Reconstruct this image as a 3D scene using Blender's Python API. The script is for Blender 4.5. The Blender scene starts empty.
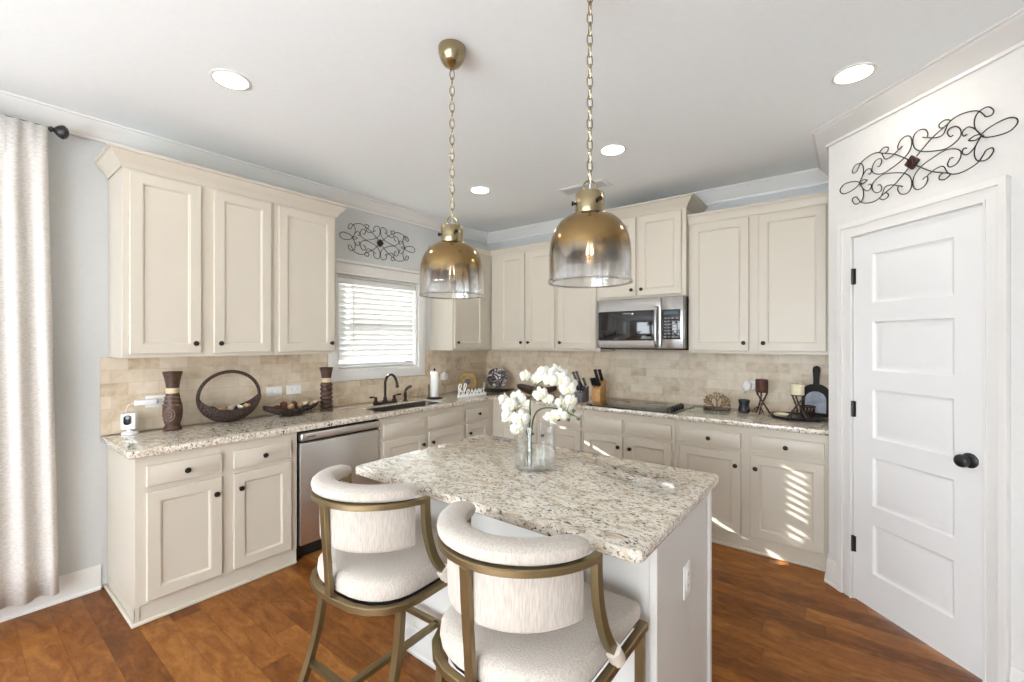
import bpy, bmesh, math, random
from mathutils import Vector, Matrix
from math import sin, cos, pi, radians as R
random.seed(7)
sc = bpy.context.scene
COL = sc.collection

# ---------------------------------------------------------------- camera, sky, sun, exposure
cam = bpy.data.cameras.new('camera'); co = bpy.data.objects.new('camera', cam); COL.objects.link(co)
cam.sensor_fit = 'HORIZONTAL'; cam.sensor_width = 36.0; cam.lens = 442.0 / 1024 * 36; cam.clip_start = 0.05
co.location = (3.515, -4.04, 1.458); co.rotation_euler = (R(90), 0, R(37.8))
sc.camera = co
W = bpy.data.worlds.new('sky'); sc.world = W; W.use_nodes = True
bg = W.node_tree.nodes['Background']; bg.inputs[0].default_value = (0.86, 0.93, 1.0, 1); bg.inputs[1].default_value = 7.2
sl = bpy.data.lights.new('sun', 'SUN'); so = bpy.data.objects.new('sun', sl); COL.objects.link(so)
sl.energy = 20.0; sl.angle = R(0.3); sl.color = (1, 0.95, 0.88)
so.rotation_euler = Vector((1, 0.37, -0.40)).to_track_quat('-Z', 'Y').to_euler()
sc.view_settings.view_transform = 'Standard'; sc.view_settings.look = 'None'
sc.view_settings.gamma = 1.0; sc.view_settings.use_curve_mapping = False
sc.view_settings.exposure = 0.63
sc.cycles.max_bounces = 10; sc.cycles.diffuse_bounces = 6; sc.cycles.glossy_bounces = 4
sc.cycles.transparent_max_bounces = 16; sc.cycles.transmission_bounces = 8
sc.cycles.caustics_reflective = False; sc.cycles.caustics_refractive = False

# ---------------------------------------------------------------- mesh helpers
class MB:
    def __init__(s): s.b = bmesh.new()
    def n(s): return len(s.b.verts)
    def xf(s, M, start=0):
        s.b.verts.ensure_lookup_table()
        for v in s.b.verts[start:]: v.co = M @ v.co
        return s
    def box(s, x0, y0, z0, x1, y1, z1, bev=0.0, seg=2):
        t = bmesh.new()
        vs = [t.verts.new((x, y, z)) for x in (x0, x1) for y in (y0, y1) for z in (z0, z1)]
        for f in ((0, 1, 3, 2), (4, 6, 7, 5), (0, 4, 5, 1), (2, 3, 7, 6), (0, 2, 6, 4), (1, 5, 7, 3)): t.faces.new([vs[i] for i in f])
        if bev > 0: bmesh.ops.bevel(t, geom=t.edges[:], offset=bev, segments=seg, affect='EDGES', profile=0.5)
        s._merge(t); return s
    def _merge(s, t):
        m = {}
        for v in t.verts: m[v] = s.b.verts.new(v.co)
        for f in t.faces:
            try: s.b.faces.new([m[v] for v in f.verts])
            except ValueError: pass
        t.free()
    def rings(s, rs, closed=True, cap0=False, cap1=False, loop=False):
        V = [[s.b.verts.new(p) for p in r] for r in rs]
        n = len(V[0]); L = len(V)
        for i in range(L if loop else L - 1):
            A, B = V[i], V[(i + 1) % L]
            for j in range(n if closed else n - 1):
                k = (j + 1) % n
                try: s.b.faces.new((A[j], A[k], B[k], B[j]))
                except ValueError: pass
        if cap0: s.b.faces.new(V[0][::-1])
        if cap1: s.b.faces.new(V[-1])
        return s
    def lathe(s, prof, seg=24, M=None, cap=True):
        st = s.n()
        rs = [[(r * cos(2 * pi * j / seg), r * sin(2 * pi * j / seg), z) for j in range(seg)] for r, z in prof]
        s.rings(rs, True, cap and prof[0][0] > 1e-4, cap and prof[-1][0] > 1e-4)
        if M is not None: s.xf(M, st)
        return s
    def tube(s, pts, r, seg=8, closed=False, sx=1.0, up=None, flat=None):
        P = [Vector(p) for p in pts]; n = len(P); rs = []; prev = None
        for i, p in enumerate(P):
            if closed: t = P[(i + 1) % n] - P[i - 1]
            else: t = P[min(i + 1, n - 1)] - P[max(i - 1, 0)]
            t = t.normalized() if t.length > 1e-9 else Vector((0, 0, 1))
            if prev is None:
                a = Vector(up) if up else (Vector((0, 0, 1)) if abs(t.z) < 0.9 else Vector((1, 0, 0)))
            else: a = prev
            a = (a - t * a.dot(t))
            if a.length < 1e-6: a = t.orthogonal()
            a.normalize(); prev = a if up is None else Vector(up); b = t.cross(a)
            rr = r[i] if isinstance(r, (list, tuple)) else r
            if flat:                                    # rectangular section flat=(half along a, half along b)
                h, w = flat
                rs.append([p + a * h + b * w, p - a * h + b * w, p - a * h - b * w, p + a * h - b * w])
            else:
                rs.append([p + (a * cos(2 * pi * j / seg) * sx + b * sin(2 * pi * j / seg)) * rr for j in range(seg)])
        s.rings(rs, True, not closed, not closed, loop=closed); return s
    def sphere(s, c, r, seg=12, rg=8, sc3=(1, 1, 1)):
        st = s.n()
        s.lathe([(max(1e-5, sin(pi * i / rg)) * r, -cos(pi * i / rg) * r) for i in range(rg + 1)], seg, cap=False)
        s.xf(Matrix.Translation(c) @ Matrix.Diagonal((*sc3, 1)), st)
        return s
    def cells(s, xs, ys, mask, c0, c1, mp=lambda a, b, c: (a, b, c)):
        vs = {}
        def v(i, j, k):
            if (i, j, k) not in vs: vs[(i, j, k)] = s.b.verts.new(mp(xs[i], ys[j], (c0, c1)[k]))
            return vs[(i, j, k)]
        nx, ny = len(xs) - 1, len(ys) - 1
        on = lambda i, j: 0 <= i < nx and 0 <= j < ny and mask((xs[i] + xs[i + 1]) / 2, (ys[j] + ys[j + 1]) / 2)
        for i in range(nx):
            for j in range(ny):
                if not on(i, j): continue
                for k in (0, 1): s.b.faces.new([v(i, j, k), v(i + 1, j, k), v(i + 1, j + 1, k), v(i, j + 1, k)])
                for di, dj, e in ((-1, 0, ((i, j), (i, j + 1))), (1, 0, ((i + 1, j), (i + 1, j + 1))), (0, -1, ((i, j), (i + 1, j))), (0, 1, ((i, j + 1), (i + 1, j + 1)))):
                    if not on(i + di, j + dj):
                        s.b.faces.new([v(*e[0], 0), v(*e[1], 0), v(*e[1], 1), v(*e[0], 1)])
        return s
    def sweep(s, path, prof, closed=False):
        """profile (out, z) swept along a plan path, mitred; out is to the right of travel"""
        P = [Vector((p[0], p[1])) for p in path]; n = len(P); rs = []
        for i in range(n):
            d0 = (P[i] - P[i - 1]).normalized() if (i > 0 or closed) else None
            d1 = (P[(i + 1) % n] - P[i]).normalized() if (i < n - 1 or closed) else None
            if d0 is None: d0 = d1
            if d1 is None: d1 = d0
            n0, n1 = Vector((d0.y, -d0.x)), Vector((d1.y, -d1.x))
            m = (n0 + n1).normalized(); m = m / max(0.3, m.dot(n0))
            rs.append([(P[i].x + m.x * o, P[i].y + m.y * o, z) for o, z in prof])
        s.rings(rs, True, not closed, not closed, loop=closed); return s
    def bevel(s, off, seg=2, ang=40):
        bmesh.ops.remove_doubles(s.b, verts=s.b.verts[:], dist=1e-6)
        bmesh.ops.recalc_face_normals(s.b, faces=s.b.faces[:])
        ed = [e for e in s.b.edges if len(e.link_faces) == 2 and e.calc_face_angle(0) > R(ang)]
        bmesh.ops.bevel(s.b, geom=ed, offset=off, segments=seg, affect='EDGES', profile=0.5); return s
    def build(s, name, mat, parent=None, smooth=True, loc=(0, 0, 0), rot=(0, 0, 0)):
        bmesh.ops.recalc_face_normals(s.b, faces=s.b.faces[:])
        me = bpy.data.meshes.new(name); s.b.to_mesh(me); s.b.free()
        if smooth:
            me.polygons.foreach_set('use_smooth', [True] * len(me.polygons))
            try: me.set_sharp_from_angle(angle=R(35))
            except Exception: pass
        me.materials.append(mat)
        o = bpy.data.objects.new(name, me); COL.objects.link(o); o.location = loc; o.rotation_euler = rot
        if parent is not None: o.parent = parent
        return o

def tag(o, label, cat, group=None, kind=None):
    o['label'] = label
    if cat: o['category'] = cat
    if group: o['group'] = group
    if kind: o['kind'] = kind
    return o
def thing(name, label, cat, loc=(0, 0, 0), rz=0.0, group=None):
    o = bpy.data.objects.new(name, None); COL.objects.link(o); o.empty_display_size = 0.05
    o.location = loc; o.rotation_euler = (0, 0, R(rz)); return tag(o, label, cat, group)
def struct(o, label=None):
    o['kind'] = 'structure'
    if label: o['label'] = label
    return o
def dup(o, parent=None):
    c = o.copy(); COL.objects.link(c)
    if parent is not None: c.parent = parent
    for ch in list(o.children): dup(ch, c)
    return c
def cat(pts, n=6, closed=False):
    P = [Vector(p) for p in pts]; N = len(P); out = []
    for i in range(N if closed else N - 1):
        g = (lambda k: P[k % N]) if closed else (lambda k: P[max(0, min(N - 1, k))])
        a, b, c, d = g(i - 1), g(i), g(i + 1), g(i + 2)
        for j in range(n):
            t = j / n
            out.append(0.5 * ((2 * b) + (c - a) * t + (2 * a - 5 * b + 4 * c - d) * t * t + (3 * b - a - 3 * c + d) * t ** 3))
    if not closed: out.append(P[-1])
    return out
FRONT = Matrix.Rotation(R(90), 4, 'X')          # turns a lathe axis (+z) to point to the room (-y)
def TR(x, y, z): return Matrix.Translation((x, y, z))

# ---------------------------------------------------------------- materials
def mat(name):
    m = bpy.data.materials.new(name); m.use_nodes = True
    nt = m.node_tree; return m, nt, nt.nodes['Principled BSDF']
def nd(nt, t, **kw):
    n = nt.nodes.new(t)
    for k, v in kw.items(): setattr(n, k, v)
    return n
def ramp(nt, stops, interp='LINEAR'):
    r = nd(nt, 'ShaderNodeValToRGB'); r.color_ramp.interpolation = interp; e = r.color_ramp.elements
    while len(e) < len(stops): e.new(0.5)
    for i, (p, c) in enumerate(stops): e[i].position = p; e[i].color = (*c, 1) if len(c) == 3 else c
    return r
def bump(nt, b, src, strength=0.1, dist=0.01):
    n = nd(nt, 'ShaderNodeBump'); n.inputs['Strength'].default_value = strength; n.inputs['Distance'].default_value = dist
    nt.links.new(src, n.inputs['Height']); nt.links.new(n.outputs[0], b.inputs['Normal']); return n
def simple(name, col, rough=0.5, metal=0.0, coat=0.0, noise=0.0, nscale=40.0, bumps=0.0):
    m, nt, b = mat(name); b.inputs['Roughness'].default_value = rough; b.inputs['Metallic'].default_value = metal
    b.inputs['Coat Weight'].default_value = coat
    tc = nd(nt, 'ShaderNodeTexCoord'); no = nd(nt, 'ShaderNodeTexNoise'); no.inputs['Scale'].default_value = nscale; no.inputs['Detail'].default_value = 3
    nt.links.new(tc.outputs['Object'], no.inputs['Vector'])
    k = noise
    r = ramp(nt, [(0.3, tuple(c * (1 - k) for c in col)), (0.7, tuple(min(1, c * (1 + k)) for c in col))])
    nt.links.new(no.outputs[0], r.inputs[0]); nt.links.new(r.outputs[0], b.inputs['Base Color'])
    if bumps: bump(nt, b, no.outputs[0], bumps, 0.004)
    return m
def emit(name, col, st):
    m, nt, b = mat(name); b.inputs['Base Color'].default_value = (*col, 1); b.inputs['Emission Color'].default_value = (*col, 1); b.inputs['Emission Strength'].default_value = st
    return m
M = {}
M['cream'] = simple('cream_paint', (0.59, 0.538, 0.452), 0.38, noise=0.012, nscale=3)
M['white'] = simple('white_trim_paint', (0.755, 0.742, 0.718), 0.35, noise=0.01, nscale=3)
M['door'] = simple('door_paint', (0.78, 0.78, 0.775), 0.38, noise=0.01, nscale=3)
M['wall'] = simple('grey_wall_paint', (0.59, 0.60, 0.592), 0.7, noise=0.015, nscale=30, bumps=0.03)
M['wall_light'] = simple('warm_white_wall_paint', (0.71, 0.70, 0.68), 0.7, noise=0.015, nscale=30, bumps=0.03)  # same wall paint; the warmer, brighter light on the pantry is put into the colour
M['ceiling'] = simple('ceiling_paint', (0.86, 0.89, 0.90), 0.85, noise=0.01, nscale=30)
M['island'] = simple('island_paint', (0.66, 0.645, 0.61), 0.4, noise=0.012, nscale=3)
M['bronze'] = simple('oil_rubbed_bronze', (0.035, 0.026, 0.021), 0.34, 0.75, noise=0.3)
M['iron'] = simple('black_iron', (0.02, 0.018, 0.017), 0.5, 0.4, noise=0.2)
M['rust'] = simple('dark_red_metal', (0.05, 0.022, 0.018), 0.5, 0.5, noise=0.3)
M['black'] = simple('black_plastic', (0.015, 0.015, 0.016), 0.35, noise=0.1)
M['brass'] = simple('aged_brass', (0.36, 0.29, 0.17), 0.2, 1.0, noise=0.06, nscale=12)
M['chairmetal'] = simple('champagne_brass', (0.235, 0.178, 0.092), 0.36, 0.85, noise=0.06, nscale=12)
M['boardblack'] = simple('matte_black_wood', (0.012, 0.011, 0.011), 0.75, noise=0.2)
M['brownwood'] = simple('dark_carved_wood', (0.065, 0.032, 0.02), 0.42, noise=0.45, nscale=45, bumps=0.3)
M['carve'] = simple('worn_brown_carving', (0.17, 0.10, 0.065), 0.5, noise=0.4, nscale=60)
M['tanband'] = simple('cream_rope', (0.60, 0.47, 0.31), 0.8, noise=0.2, nscale=120, bumps=0.4)
M['beech'] = simple('beech_wood', (0.60, 0.33, 0.12), 0.5, noise=0.15, nscale=25)
M['slate'] = simple('grey_knife_block', (0.11, 0.11, 0.125), 0.45, noise=0.15)
M['plate'] = simple('white_plastic', (0.86, 0.86, 0.84), 0.35, noise=0.01)
M['paper'] = simple('white_paper', (0.88, 0.875, 0.84), 0.9, noise=0.03, nscale=90, bumps=0.2)
M['wax'] = simple('cream_wax', (0.85, 0.78, 0.56), 0.5, noise=0.04)
M['waxbrown'] = simple('brown_wax', (0.085, 0.03, 0.02), 0.5, noise=0.35, nscale=25)
M['gold'] = simple('gold_leaf', (0.24, 0.15, 0.05), 0.5, 0.35, noise=0.3, nscale=30)
M['twig'] = simple('twig_bark', (0.075, 0.048, 0.035), 0.7, noise=0.5, nscale=50, bumps=0.4)
M['petal'] = simple('white_petal', (0.74, 0.725, 0.65), 0.6, noise=0.03)
M['lip'] = simple('orchid_lip', (0.80, 0.70, 0.42), 0.6, noise=0.15)
M['stem'] = simple('orchid_stem', (0.085, 0.11, 0.03), 0.5, noise=0.25)
M['pod_tan'] = simple('tan_dried_pod', (0.50, 0.34, 0.18), 0.85, noise=0.4, nscale=60, bumps=0.4)
M['pod_white'] = simple('cream_dried_shell', (0.78, 0.68, 0.52), 0.8, noise=0.2, nscale=60, bumps=0.3)
M['pod_red'] = simple('red_brown_cone', (0.15, 0.055, 0.03), 0.85, noise=0.5, nscale=60, bumps=0.5)
M['darkglass'] = simple('black_ceramic_glass', (0.008, 0.008, 0.009), 0.06, coat=0.3)
M['mwglass'] = simple('microwave_dark_glass', (0.018, 0.017, 0.02), 0.07, coat=0.5)
M['chalk'] = simple('blue_grey_painted_label', (0.36, 0.39, 0.46), 0.7, noise=0.35, nscale=14)
M['gap'] = simple('dark_recess', (0.02, 0.02, 0.02), 0.8)
M['grille'] = simple('vent_grey', (0.55, 0.55, 0.54), 0.5)
M['bulb_glow'] = emit('bulb_filament', (1.0, 0.84, 0.60), 6.0)
M['lens'] = emit('ceiling_light_lens', (1.0, 0.93, 0.82), 36.0)
M['keys'] = simple('button_grey', (0.16, 0.16, 0.17), 0.4)
M['cuff'] = simple('clear_cuff_plastic', (0.66, 0.60, 0.52), 0.35, noise=0.05)

def steel():
    m, nt, b = mat('brushed_steel'); b.inputs['Metallic'].default_value = 1.0; b.inputs['Roughness'].default_value = 0.3
    tc = nd(nt, 'ShaderNodeTexCoord'); mp = nd(nt, 'ShaderNodeMapping'); mp.inputs['Scale'].default_value = (3, 3, 260)
    no = nd(nt, 'ShaderNodeTexNoise'); no.inputs['Scale'].default_value = 3.0; no.inputs['Detail'].default_value = 4
    nt.links.new(tc.outputs['Object'], mp.inputs[0]); nt.links.new(mp.outputs[0], no.inputs['Vector'])
    r = ramp(nt, [(0.3, (0.66, 0.64, 0.62)), (0.7, (0.76, 0.74, 0.72))]); nt.links.new(no.outputs[0], r.inputs[0]); nt.links.new(r.outputs[0], b.inputs['Base Color'])
    r2 = ramp(nt, [(0.3, (0.32,) * 3), (0.7, (0.44,) * 3)]); nt.links.new(no.outputs[0], r2.inputs[0]); nt.links.new(r2.outputs[0], b.inputs['Roughness'])
    return m
M['steel'] = steel()
M['mwsteel'] = simple('satin_steel', (0.40, 0.385, 0.37), 0.26, 1.0, noise=0.03)

def granite():
    m, nt, b = mat('speckled_granite'); b.inputs['Roughness'].default_value = 0.035; b.inputs['Coat Weight'].default_value = 0.3; b.inputs['Coat Roughness'].default_value = 0.03
    b.inputs['Specular IOR Level'].default_value = 0.6
    tc = nd(nt, 'ShaderNodeTexCoord'); L = nt.links
    mp = nd(nt, 'ShaderNodeMapping'); mp.inputs['Rotation'].default_value = (0.3, 0.2, 0.5); mp.inputs['Scale'].default_value = (0.72, 1.25, 1)
    L.new(tc.outputs['Object'], mp.inputs[0])
    def noise(scale, det, dist, rough=0.6):
        n = nd(nt, 'ShaderNodeTexNoise'); n.inputs['Scale'].default_value = scale; n.inputs['Detail'].default_value = det
        n.inputs['Roughness'].default_value = rough; n.inputs['Distortion'].default_value = dist
        L.new(mp.outputs[0], n.inputs['Vector']); return n
    base = ramp(nt, [(0.34, (0.46, 0.37, 0.265)), (0.47, (0.66, 0.595, 0.495)), (0.60, (0.75, 0.71, 0.63)), (0.74, (0.56, 0.50, 0.42))])
    L.new(noise(26, 5, 0.4).outputs[0], base.inputs[0])
    def layer(prev, src, lo, hi, col):
        r = ramp(nt, [(lo, (0, 0, 0)), (hi, (1, 1, 1))]); L.new(src.outputs[0], r.inputs[0])
        mx = nd(nt, 'ShaderNodeMix', data_type='RGBA'); L.new(r.outputs[0], mx.inputs['Factor']); L.new(prev, mx.inputs['A']); mx.inputs['B'].default_value = (*col, 1)
        return mx.outputs['Result']
    c = layer(base.outputs[0], noise(62, 4, 0.3), 0.565, 0.62, (0.42, 0.35, 0.28))
    c = layer(c, noise(95, 3, 0.6), 0.585, 0.63, (0.15, 0.125, 0.11))
    big = noise(48, 4, 0.8, 0.65)
    c = layer(c, big, 0.605, 0.64, (0.055, 0.048, 0.05))
    L.new(c, b.inputs['Base Color']); return m
M['granite'] = granite()
M['sinksteel'] = simple('dull_sink_steel', (0.30, 0.28, 0.26), 0.4, 1.0, noise=0.05)

def floor_mat():
    m, nt, b = mat('brown_plank_floor'); L = nt.links
    b.inputs['Roughness'].default_value = 0.38; b.inputs['Specular IOR Level'].default_value = 0.22
    tc = nd(nt, 'ShaderNodeTexCoord'); sp = nd(nt, 'ShaderNodeSeparateXYZ'); L.new(tc.outputs['Object'], sp.inputs[0])
    def math_(op, a, bb=None, c=None):
        n = nd(nt, 'ShaderNodeMath', operation=op)
        for i, x in enumerate((a, bb, c)):
            if x is None: continue
            if isinstance(x, (int, float)): n.inputs[i].default_value = x
            else: L.new(x, n.inputs[i])
        return n.outputs[0]
    row = math_('DIVIDE', sp.outputs['Y'], 0.127); ri = math_('FLOOR', row); rf = math_('FRACT', row)
    w1 = nd(nt, 'ShaderNodeTexWhiteNoise', noise_dimensions='1D'); L.new(ri, w1.inputs['W'])
    xo = math_('ADD', math_('DIVIDE', sp.outputs['X'], 1.05), math_('MULTIPLY', w1.outputs['Value'], 7.3))
    ci = math_('FLOOR', xo); cf = math_('FRACT', xo)
    cv = nd(nt, 'ShaderNodeCombineXYZ'); L.new(ri, cv.inputs[0]); L.new(ci, cv.inputs[1])
    w2 = nd(nt, 'ShaderNodeTexWhiteNoise', noise_dimensions='2D'); L.new(cv.outputs[0], w2.inputs['Vector'])
    mp = nd(nt, 'ShaderNodeMapping'); mp.inputs['Scale'].default_value = (2.6, 7, 1); L.new(tc.outputs['Object'], mp.inputs[0])
    off = nd(nt, 'ShaderNodeVectorMath', operation='ADD'); L.new(mp.outputs[0], off.inputs[0])
    sc_ = nd(nt, 'ShaderNodeVectorMath', operation='SCALE'); L.new(w2.outputs['Color'], sc_.inputs[0]); sc_.inputs['Scale'].default_value = 20; L.new(sc_.outputs[0], off.inputs[1])
    g1 = nd(nt, 'ShaderNodeTexNoise'); g1.inputs['Scale'].default_value = 2.2; g1.inputs['Detail'].default_value = 6; g1.inputs['Distortion'].default_value = 1.3; L.new(off.outputs[0], g1.inputs['Vector'])
    g2 = nd(nt, 'ShaderNodeTexNoise'); g2.inputs['Scale'].default_value = 16; g2.inputs['Detail'].default_value = 5; L.new(off.outputs[0], g2.inputs['Vector'])
    v = math_('ADD', math_('MULTIPLY', g1.outputs[0], 0.62), math_('ADD', math_('MULTIPLY', w2.outputs['Value'], 0.27), math_('MULTIPLY', g2.outputs[0], 0.24)))
    r = ramp(nt, [(0.28, (0.085, 0.026, 0.006)), (0.46, (0.170, 0.056, 0.011)), (0.62, (0.265, 0.096, 0.020)), (0.80, (0.39, 0.165, 0.038))])
    L.new(v, r.inputs[0])
    e1 = math_('MINIMUM', rf, math_('SUBTRACT', 1.0, rf)); e2 = math_('MULTIPLY', math_('MINIMUM', cf, math_('SUBTRACT', 1.0, cf)), 8.0)
    ed = math_('MINIMUM', e1, e2)
    er = ramp(nt, [(0.0, (0.55,) * 3), (0.016, (1, 1, 1))]); L.new(ed, er.inputs[0])
    mx = nd(nt, 'ShaderNodeMix', data_type='RGBA', blend_type='MULTIPLY'); mx.inputs['Factor'].default_value = 1
    L.new(r.outputs[0], mx.inputs['A']); L.new(er.outputs[0], mx.inputs['B']); L.new(mx.outputs['Result'], b.inputs['Base Color'])
    hh = math_('ADD', er.outputs[0], math_('MULTIPLY', g1.outputs[0], 0.35)); bump(nt, b, hh, 0.25, 0.003)
    return m
M['floor'] = floor_mat()

def tile(name, axis):
    m, nt, b = mat(name); L = nt.links; b.inputs['Roughness'].default_value = 0.42
    tc = nd(nt, 'ShaderNodeTexCoord'); sp = nd(nt, 'ShaderNodeSeparateXYZ'); L.new(tc.outputs['Object'], sp.inputs[0])
    cb = nd(nt, 'ShaderNodeCombineXYZ'); L.new(sp.outputs[axis], cb.inputs[0])
    ad = nd(nt, 'ShaderNodeMath', operation='ADD'); ad.inputs[1].default_value = -0.90; L.new(sp.outputs['Z'], ad.inputs[0]); L.new(ad.outputs[0], cb.inputs[1])
    br = nd(nt, 'ShaderNodeTexBrick'); L.new(cb.outputs[0], br.inputs['Vector']); br.inputs['Scale'].default_value = 1.0
    br.inputs['Brick Width'].default_value = 0.152; br.inputs['Row Height'].default_value = 0.0765; br.inputs['Mortar Size'].default_value = 0.0016; br.inputs['Mortar Smooth'].default_value = 0.3
    br.inputs['Color1'].default_value = (0.0, 0.0, 0.0, 1); br.inputs['Color2'].default_value = (1, 1, 1, 1); br.inputs['Mortar'].default_value = (0.5, 0.5, 0.5, 1)
    no = nd(nt, 'ShaderNodeTexNoise'); no.inputs['Scale'].default_value = 13; no.inputs['Detail'].default_value = 7; no.inputs['Distortion'].default_value = 0.8; L.new(tc.outputs['Object'], no.inputs['Vector'])
    a = nd(nt, 'ShaderNodeMix', data_type='RGBA'); a.inputs['Factor'].default_value = 0.30; L.new(no.outputs[0], a.inputs['A']); L.new(br.outputs['Color'], a.inputs['B'])
    r = ramp(nt, [(0.18, (0.42, 0.305, 0.19)), (0.36, (0.60, 0.485, 0.345)), (0.52, (0.69, 0.585, 0.445)), (0.75, (0.755, 0.665, 0.535))])
    L.new(a.outputs['Result'], r.inputs[0])
    mx = nd(nt, 'ShaderNodeMix', data_type='RGBA'); L.new(br.outputs['Fac'], mx.inputs['Factor']); L.new(r.outputs[0], mx.inputs['A']); mx.inputs['B'].default_value = (0.58, 0.485, 0.365, 1)
    L.new(mx.outputs['Result'], b.inputs['Base Color'])
    iv = nd(nt, 'ShaderNodeMath', operation='SUBTRACT'); iv.inputs[0].default_value = 1.0; L.new(br.outputs['Fac'], iv.inputs[1]); bump(nt, b, iv.outputs[0], 0.35, 0.002)
    return m
M['tile_y'] = tile('travertine_tile_side', 'Y'); M['tile_x'] = tile('travertine_tile_back', 'X')

def fabric(name, col, sc3, strength=0.5, transl=0.0):
    m, nt, b = mat(name); L = nt.links; b.inputs['Roughness'].default_value = 0.95; b.inputs['Sheen Weight'].default_value = 0.25
    tc = nd(nt, 'ShaderNodeTexCoord'); mp = nd(nt, 'ShaderNodeMapping'); mp.inputs['Scale'].default_value = sc3; L.new(tc.outputs['Object'], mp.inputs[0])
    no = nd(nt, 'ShaderNodeTexNoise'); no.inputs['Scale'].default_value = 1; no.inputs['Detail'].default_value = 3; L.new(mp.outputs[0], no.inputs['Vector'])
    r = ramp(nt, [(0.3, tuple(c * 0.72 for c in col)), (0.7, col)]); L.new(no.outputs[0], r.inputs[0]); L.new(r.outputs[0], b.inputs['Base Color'])
    bump(nt, b, no.outputs[0], strength, 0.003)
    if transl:
        t = nd(nt, 'ShaderNodeBsdfTranslucent'); L.new(r.outputs[0], t.inputs[0]); mx = nd(nt, 'ShaderNodeMixShader'); mx.inputs[0].default_value = transl
        L.new(b.outputs[0], mx.inputs[1]); L.new(t.outputs[0], mx.inputs[2]); L.new(mx.outputs[0], nt.nodes['Material Output'].inputs[0])
    return m
M['fabric'] = fabric('ivory_upholstery', (0.565, 0.505, 0.44), (230, 230, 28))
M['curtain'] = fabric('cream_curtain_cloth', (0.84, 0.80, 0.745), (60, 60, 240), 0.2, 0.2)
def slat():
    m, nt, b = mat('white_blind_slat'); b.inputs['Base Color'].default_value = (0.80, 0.805, 0.80, 1); b.inputs['Roughness'].default_value = 0.5
    t = nd(nt, 'ShaderNodeBsdfTranslucent'); t.inputs[0].default_value = (0.9, 0.9, 0.88, 1); mx = nd(nt, 'ShaderNodeMixShader'); mx.inputs[0].default_value = 0.022
    nt.links.new(b.outputs[0], mx.inputs[1]); nt.links.new(t.outputs[0], mx.inputs[2]); nt.links.new(mx.outputs[0], nt.nodes['Material Output'].inputs[0]); return m
M['slat'] = slat()
def weave():
    m, nt, b = mat('dark_wicker_weave'); L = nt.links; b.inputs['Roughness'].default_value = 0.6
    tc = nd(nt, 'ShaderNodeTexCoord')
    w = nd(nt, 'ShaderNodeTexWave', wave_type='BANDS', bands_direction='Z'); w.inputs['Scale'].default_value = 26; w.inputs['Distortion'].default_value = 1.5; w.inputs['Detail'].default_value = 2; L.new(tc.outputs['Object'], w.inputs['Vector'])
    w2 = nd(nt, 'ShaderNodeTexWave', wave_type='BANDS', bands_direction='X'); w2.inputs['Scale'].default_value = 22; w2.inputs['Distortion'].default_value = 1; L.new(tc.outputs['Object'], w2.inputs['Vector'])
    mu = nd(nt, 'ShaderNodeMath', operation='MULTIPLY'); L.new(w.outputs['Fac'], mu.inputs[0]); L.new(w2.outputs['Fac'], mu.inputs[1])
    r = ramp(nt, [(0.1, (0.022, 0.012, 0.010)), (0.8, (0.15, 0.085, 0.06))]); L.new(mu.outputs[0], r.inputs[0]); L.new(r.outputs[0], b.inputs['Base Color']); bump(nt, b, mu.outputs[0], 0.8, 0.006); return m
M['weave'] = weave()

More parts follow.
